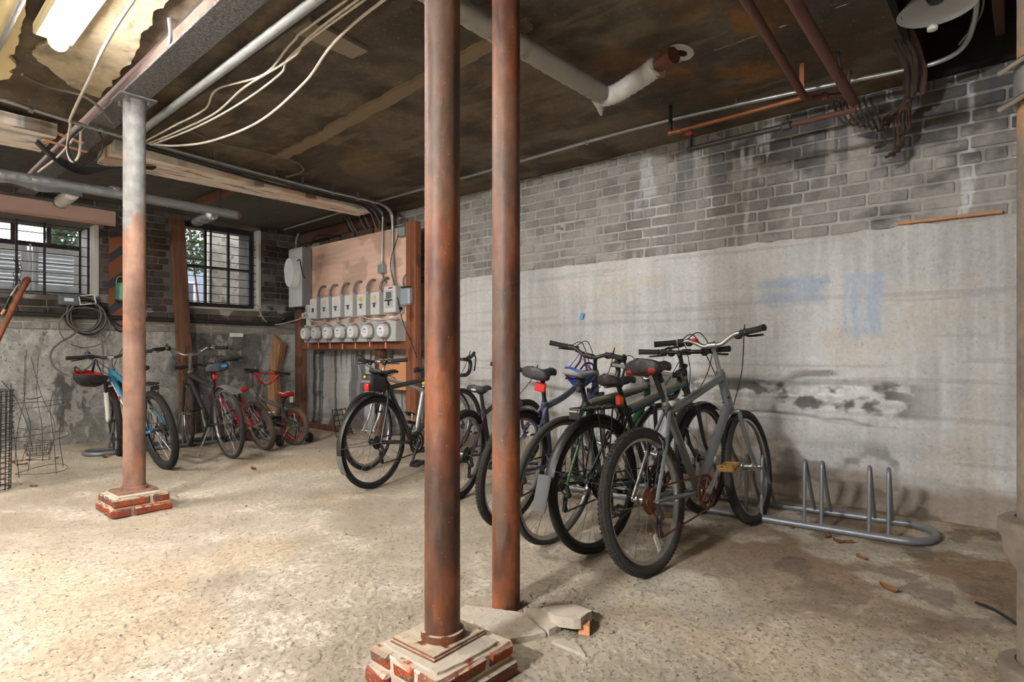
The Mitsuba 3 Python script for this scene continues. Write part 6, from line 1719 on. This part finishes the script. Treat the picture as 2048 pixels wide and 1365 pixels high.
part(gc, 'bail', tube(spline([(1.99, YB - 0.128, 1.78), (2.01, YB - 0.11, 1.85), (2.05, YB - 0.09, 1.87), (2.10, YB - 0.11, 1.85), (2.115, YB - 0.128, 1.78)], 6), 0.004, 6), 'm_yellow')
part(gc, 'foot_band', ring((2.052, YB - 0.128), 0.066, 0.071, 1.588, 1.605, 28), 'm_dark_metal', smooth=40)

ic = thing('controller_box', 'grey plastic controller box with a white sticker on the far wall under the left window', 'controller')
part(ic, 'body', boxb(1.478, 1.655, 7.72, YB - 0.02, 1.515, 1.63, 0.012), mat('m_controller', (96, 106, 114), 0.5), smooth=30)
part(ic, 'lid', boxb(1.470, 1.660, 7.712, 7.745, 1.612, 1.635, 0.006), 'm_controller')
part(ic, 'sticker', boxb(1.518, 1.60, 7.716, 7.7195, 1.555, 1.59), 'm_paper')
part(ic, 'latch', boxb(1.53, 1.545, 7.71, 7.72, 1.51, 1.53, 0.002), 'm_plastic_grey')
part(ic, 'latch', boxb(1.585, 1.60, 7.71, 7.72, 1.51, 1.53, 0.002), 'm_plastic_grey')
hh = thing('hose_hanger', 'white plastic hose hanger on the far wall holding the coiled cable', 'hanger')
part(hh, 'plate', [xf(box((0, 0, 0), (0.135, 0.02, 0.085), 0.004), TR(1.725, 7.80, 1.585) @ ROT((0, 1, 0), -0.16))], 'm_plastic_grey')
part(hh, 'rim', [xf(cat([box((0, -0.035, 0.048), (0.15, 0.09, 0.012), 0.003), box((0, -0.035, -0.048), (0.15, 0.09, 0.012), 0.003), box((0.072, -0.035, 0), (0.012, 0.09, 0.10), 0.003), box((-0.072, -0.035, 0), (0.012, 0.09, 0.10), 0.003)]), TR(1.725, 7.80, 1.585) @ ROT((0, 1, 0), -0.16))], 'm_white')
hc = thing('cable_coil', 'loose coil of dark grey cable hanging on the far wall under the left window', 'cable coil')
rk = np.random.default_rng(9)
for i in range(8):
    rx, rz = rk.uniform(0.145, 0.175), rk.uniform(0.165, 0.195)
    cx_, cz_ = 1.715 + rk.normal(0, 0.012), 1.40 + rk.normal(0, 0.012)
    a = np.linspace(0, 2 * np.pi, 40, endpoint=False)
    part(hc, 'turn', tube(np.stack([cx_ + rx * np.cos(a + .2 * i), 7.765 - 0.006 * i + 0.01 * np.sin(a), cz_ + rz * np.sin(a + .2 * i)], -1), 0.0075, 8, closed=True), 'm_cable_grey' if i % 2 else 'm_cable_black', smooth=40)
a = np.linspace(-0.6, 2 * np.pi - 0.9, 44)
part(hc, 'big_loop', tube(np.stack([1.705 + 0.235 * np.cos(a - np.pi / 2), 7.72 + 0.01 * np.sin(a), 1.28 + 0.22 * np.sin(a - np.pi / 2)], -1), 0.0065, 8), 'm_cable_grey', smooth=40)
part(hc, 'tail', tube(spline([(1.66, 7.72, 1.26), (1.56, 7.70, 1.17), (1.46, 7.68, 1.10), (1.39, 7.66, 1.0), (1.40, 7.62, 0.88), (1.46, 7.58, 0.80), (1.52, 7.56, 0.76)], 8), 0.010, 8), 'm_cable_grey', smooth=40)
part(hc, 'tail', tube(spline([(1.84, 7.74, 1.23), (1.86, 7.72, 1.08), (1.865, 7.71, 0.92), (1.86, 7.70, 0.74)], 8), 0.009, 8), 'm_cable_grey', smooth=40)
for i, dx in enumerate((0.0, 0.03)):
    put(thing('slack_cable', ('upper black cable dipping in a V beside the cable coil', 'lower black cable dipping in a V beside the cable coil')[i], 'cable', 'two black cables dipping beside the coil'), tube(spline([(1.80, 7.80, 1.55 - dx), (1.92, 7.79, 1.44 - dx), (2.01, 7.78, 1.33 - dx * 2), (2.07, 7.78, 1.31 - dx * 2), (2.13, 7.79, 1.38 - dx), (2.20, 7.80, 1.46)], 7), 0.0075, 7), 'm_cable_black', smooth=40)

hd = thing('tool_handle', 'reddish brown wooden tool handle leaning by the left window at the left edge', 'tool')
part(hd, 'handle', tube(spline([(0.78, 7.02, 0.80), (0.92, 7.10, 1.18), (1.03, 7.18, 1.46), (1.10, 7.24, 1.63), (1.148, 7.28, 1.735)], 6), np.interp(np.linspace(0, 1, 25), [0, .7, 0.94, 1], [0.022, 0.026, 0.034, 0.020]), 12), 'm_redwood', smooth=40)
rk_ = thing('wire_tongs', 'black-handled tool with a tangle of grey wire beside the wooden handle at the left edge', 'tool')
part(rk_, 'grip', tube([(0.975, 7.30, 1.42), (1.02, 7.30, 1.55)], 0.016, 10), 'm_plastic', smooth=40)
part(rk_, 'ferrule', tube([(0.955, 7.30, 1.37), (0.975, 7.30, 1.42)], 0.013, 10), 'm_orange_wood', smooth=40)
part(rk_, 'shaft', tube([(1.02, 7.30, 1.55), (1.075, 7.30, 1.66)], 0.010, 8), 'm_chrome', smooth=40)
for i in range(6):
    part(rk_, 'wire', tube(spline(np.array([(1.07, 7.30, 1.66), (1.05, 7.29, 1.75), (1.10, 7.30, 1.80), (1.07, 7.31, 1.90)]) + rk.normal(0, 0.02, (4, 3)), 6), 0.003, 5), 'm_dark_metal')

# wire mesh roll and plant cages at the left edge
mr = thing('mesh_roll', 'upright roll of black wire mesh standing on the floor at the left edge', 'wire mesh roll')
cx0, cy0, Rm = 0.665, 5.72, 0.135
wires = []
NV = 22
for i in range(NV):
    a = i * 2 * math.pi / NV
    part(mr, 'vertical_wire', rod((cx0 + Rm * math.cos(a), cy0 + Rm * math.sin(a), 0.0), (cx0 + (Rm + 0.01) * math.cos(a + .05), cy0 + (Rm + 0.01) * math.sin(a + .05), 0.735), 0.0032, sides=5), 'm_plastic')
for k in range(19):
    a = np.linspace(0, 2 * np.pi, 26, endpoint=False)
    r_ = Rm + 0.01 * k / 18 + (0.012 if 8 < k < 19 else 0)
    part(mr, 'hoop_wire', tube(np.stack([cx0 + r_ * np.cos(a), cy0 + r_ * np.sin(a), np.full(26, 0.012 + k * 0.040)], -1), 0.0028, 5, closed=True), 'm_plastic')


def plant_cage(label, c, h, r0, r1, tilt, seed, nv=4, lift=0.0):
    t = thing('plant_cage', label, 'plant cage')
    r = np.random.default_rng(seed)
    M = TR(c[0], c[1], lift) @ ROT((math.cos(seed), math.sin(seed), 0), tilt)
    for i in range(nv):
        a = i * 2 * math.pi / nv + 0.4
        P = np.array([(r0 * math.cos(a), r0 * math.sin(a), 0.0), (r0 * 1.0 * math.cos(a), r0 * math.sin(a), 0.3), ((r0 + r1) / 2 * math.cos(a), (r0 + r1) / 2 * math.sin(a), 0.6), (r1 * math.cos(a + .3), r1 * math.sin(a + .3), h)])
        P[1:] += r.normal(0, 0.02, (3, 3))
        part(t, 'leg', tube(spline(P, 5), 0.0024, 5), 'm_dark_metal', M)
    for k in range(3):
        a = np.linspace(0, 2 * np.pi, 30, endpoint=False)
        rr = r0 + (r1 - r0) * (k / 2.5)
        part(t, 'ring', tube(np.stack([rr * np.cos(a), rr * np.sin(a), np.full(30, 0.02 + 0.28 * k) + 0.01 * np.sin(2 * a + k)], -1), 0.0024, 5, closed=True), 'm_dark_metal', M)
    return t


plant_cage('thin wire plant cage standing at the far wall, taller of the two', (1.10, 6.80), 0.98, 0.14, 0.05, 0.10, 3, lift=0.014)
plant_cage('thin wire plant cage with crossing splayed legs in front of the taller one', (1.06, 6.15), 0.80, 0.17, 0.24, 0.06, 5, lift=0.012)
bk = thing('wire_basket', 'small round wire basket on the floor by the far wall near the plant cages', 'basket')
for k in range(3):
    a = np.linspace(0, 2 * np.pi, 24, endpoint=False)
    r_ = 0.085 + 0.012 * k
    part(bk, 'hoop', tube(np.stack([1.22 + r_ * np.cos(a), 7.25 + r_ * np.sin(a), np.full(24, 0.012 + 0.05 * k)], -1), 0.003, 5, closed=True), 'm_dark_metal')
for i in range(10):
    a = i * 2 * math.pi / 10
    part(bk, 'rib', rod((1.22 + 0.085 * math.cos(a), 7.25 + 0.085 * math.sin(a), 0.012), (1.22 + 0.109 * math.cos(a), 7.25 + 0.109 * math.sin(a), 0.112), 0.0025, sides=5), 'm_dark_metal')

# things behind the road bicycle
fr_ = thing('wire_rack', 'folded black wire bike basket leaning on the wooden curb below the meter board', 'basket')
FM = TR(3.86, 6.02, 0.01) @ ROT((0, 0, 1), 0.35) @ ROT((1, 0, 0), -0.30)
for k in range(6):
    part(fr_, 'slat', xf(rod((-0.16 + 0.010 * k, 0, 0.02 + 0.062 * k), (0.16 - 0.004 * k, 0, 0.02 + 0.062 * k), 0.0048, sides=6), FM), 'm_plastic')
for x in (-0.15, -0.05, 0.06, 0.15):
    part(fr_, 'rib', xf(rod((x, 0.004, 0.015), (x * 0.8 + 0.01, 0.004, 0.35), 0.0048, sides=6), FM), 'm_plastic')
fp = thing('floor_pump', 'black floor stand with a flat base plate behind the road bicycle beside the near column', 'stand')
part(fp, 'base', [boxb(3.39, 3.61, 4.01, 4.15, 0.012, 0.028, 0.006)], 'm_plastic_grey')
part(fp, 'barrel', rod((3.50, 4.08, 0.02), (3.50, 4.08, 0.52), 0.030, sides=16), 'm_plastic', smooth=40)
part(fp, 'rod', rod((3.50, 4.08, 0.52), (3.50, 4.08, 0.70), 0.008, sides=8), 'm_steel')
put(thing('wall_bracket', 'short black upright bar on the right wall behind the columns', 'bracket'), boxb(4.27, 4.32, 3.78, 3.83, 0.03, 0.70, 0.004), 'm_plastic')
put(thing('blue_tape', 'tiny scrap of blue tape on the right wall', 'tape'), xf(box((0, 0, 0), (0.004, 0.03, 0.055)), TR(4.372, 3.02, 1.335) @ ROT((1, 0, 0), 0.25)), mat('m_blue_tape', (70, 150, 200), 0.6))

# leaves and scraps on the floor
lr = np.random.default_rng(23)
LEAF = [(0.62, 5.86), (0.92, 5.63), (0.98, 6.9), (1.10, 6.95), (1.02, 6.75), (1.62, 6.62), (1.52, 5.55), (1.30, 6.9), (3.55, 0.83), (3.50, 0.74), (3.30, 0.62), (2.95, 0.45), (1.72, 1.9), (3.62, 1.05), (2.0, 6.3), (2.3, 5.0)]
for i, (x, y) in enumerate(LEAF):
    s = lr.uniform(0.025, 0.05)
    a = np.linspace(-1, 1, 7)
    w_ = s * 0.45 * np.sqrt(np.clip(1 - a ** 2, 0.02, 1))
    V = np.vstack([np.stack([a * s, w_ * k, 0.010 * np.abs(k) + 0.012 * (a * (i % 3 - 1)) ** 2 + 0.003 * lr.normal(size=7)], -1) for k in (-1, 0, 1)])
    F = quads([[r * 7 + k, r * 7 + k + 1, (r + 1) * 7 + k + 1, (r + 1) * 7 + k] for r in range(2) for k in range(6)])
    z0 = float(floor_height(np.array(x), np.array(y)))
    where = 'by the plant cages at the left' if x < 2.2 and y > 5 else 'on the stained floor in front of the right rack' if x > 2.6 else 'on the open floor'
    put(thing('dead_leaf', 'curled brown dead leaf ' + where, 'leaf', 'dead leaves ' + where), (xf((V, F), TR(x, y, z0 + 0.004) @ ROT((0, 0, 1), lr.uniform(0, 6)))), 'm_leaf')
put(thing('floor_wire', 'short black stick lying on the floor near the right pipe', 'stick'), tube(spline([(3.02, 0.16, 0.008), (2.97, 0.10, 0.012), (2.88, 0.03, 0.008), (2.80, -0.03, 0.010)], 6), 0.006, 6), 'm_plastic')
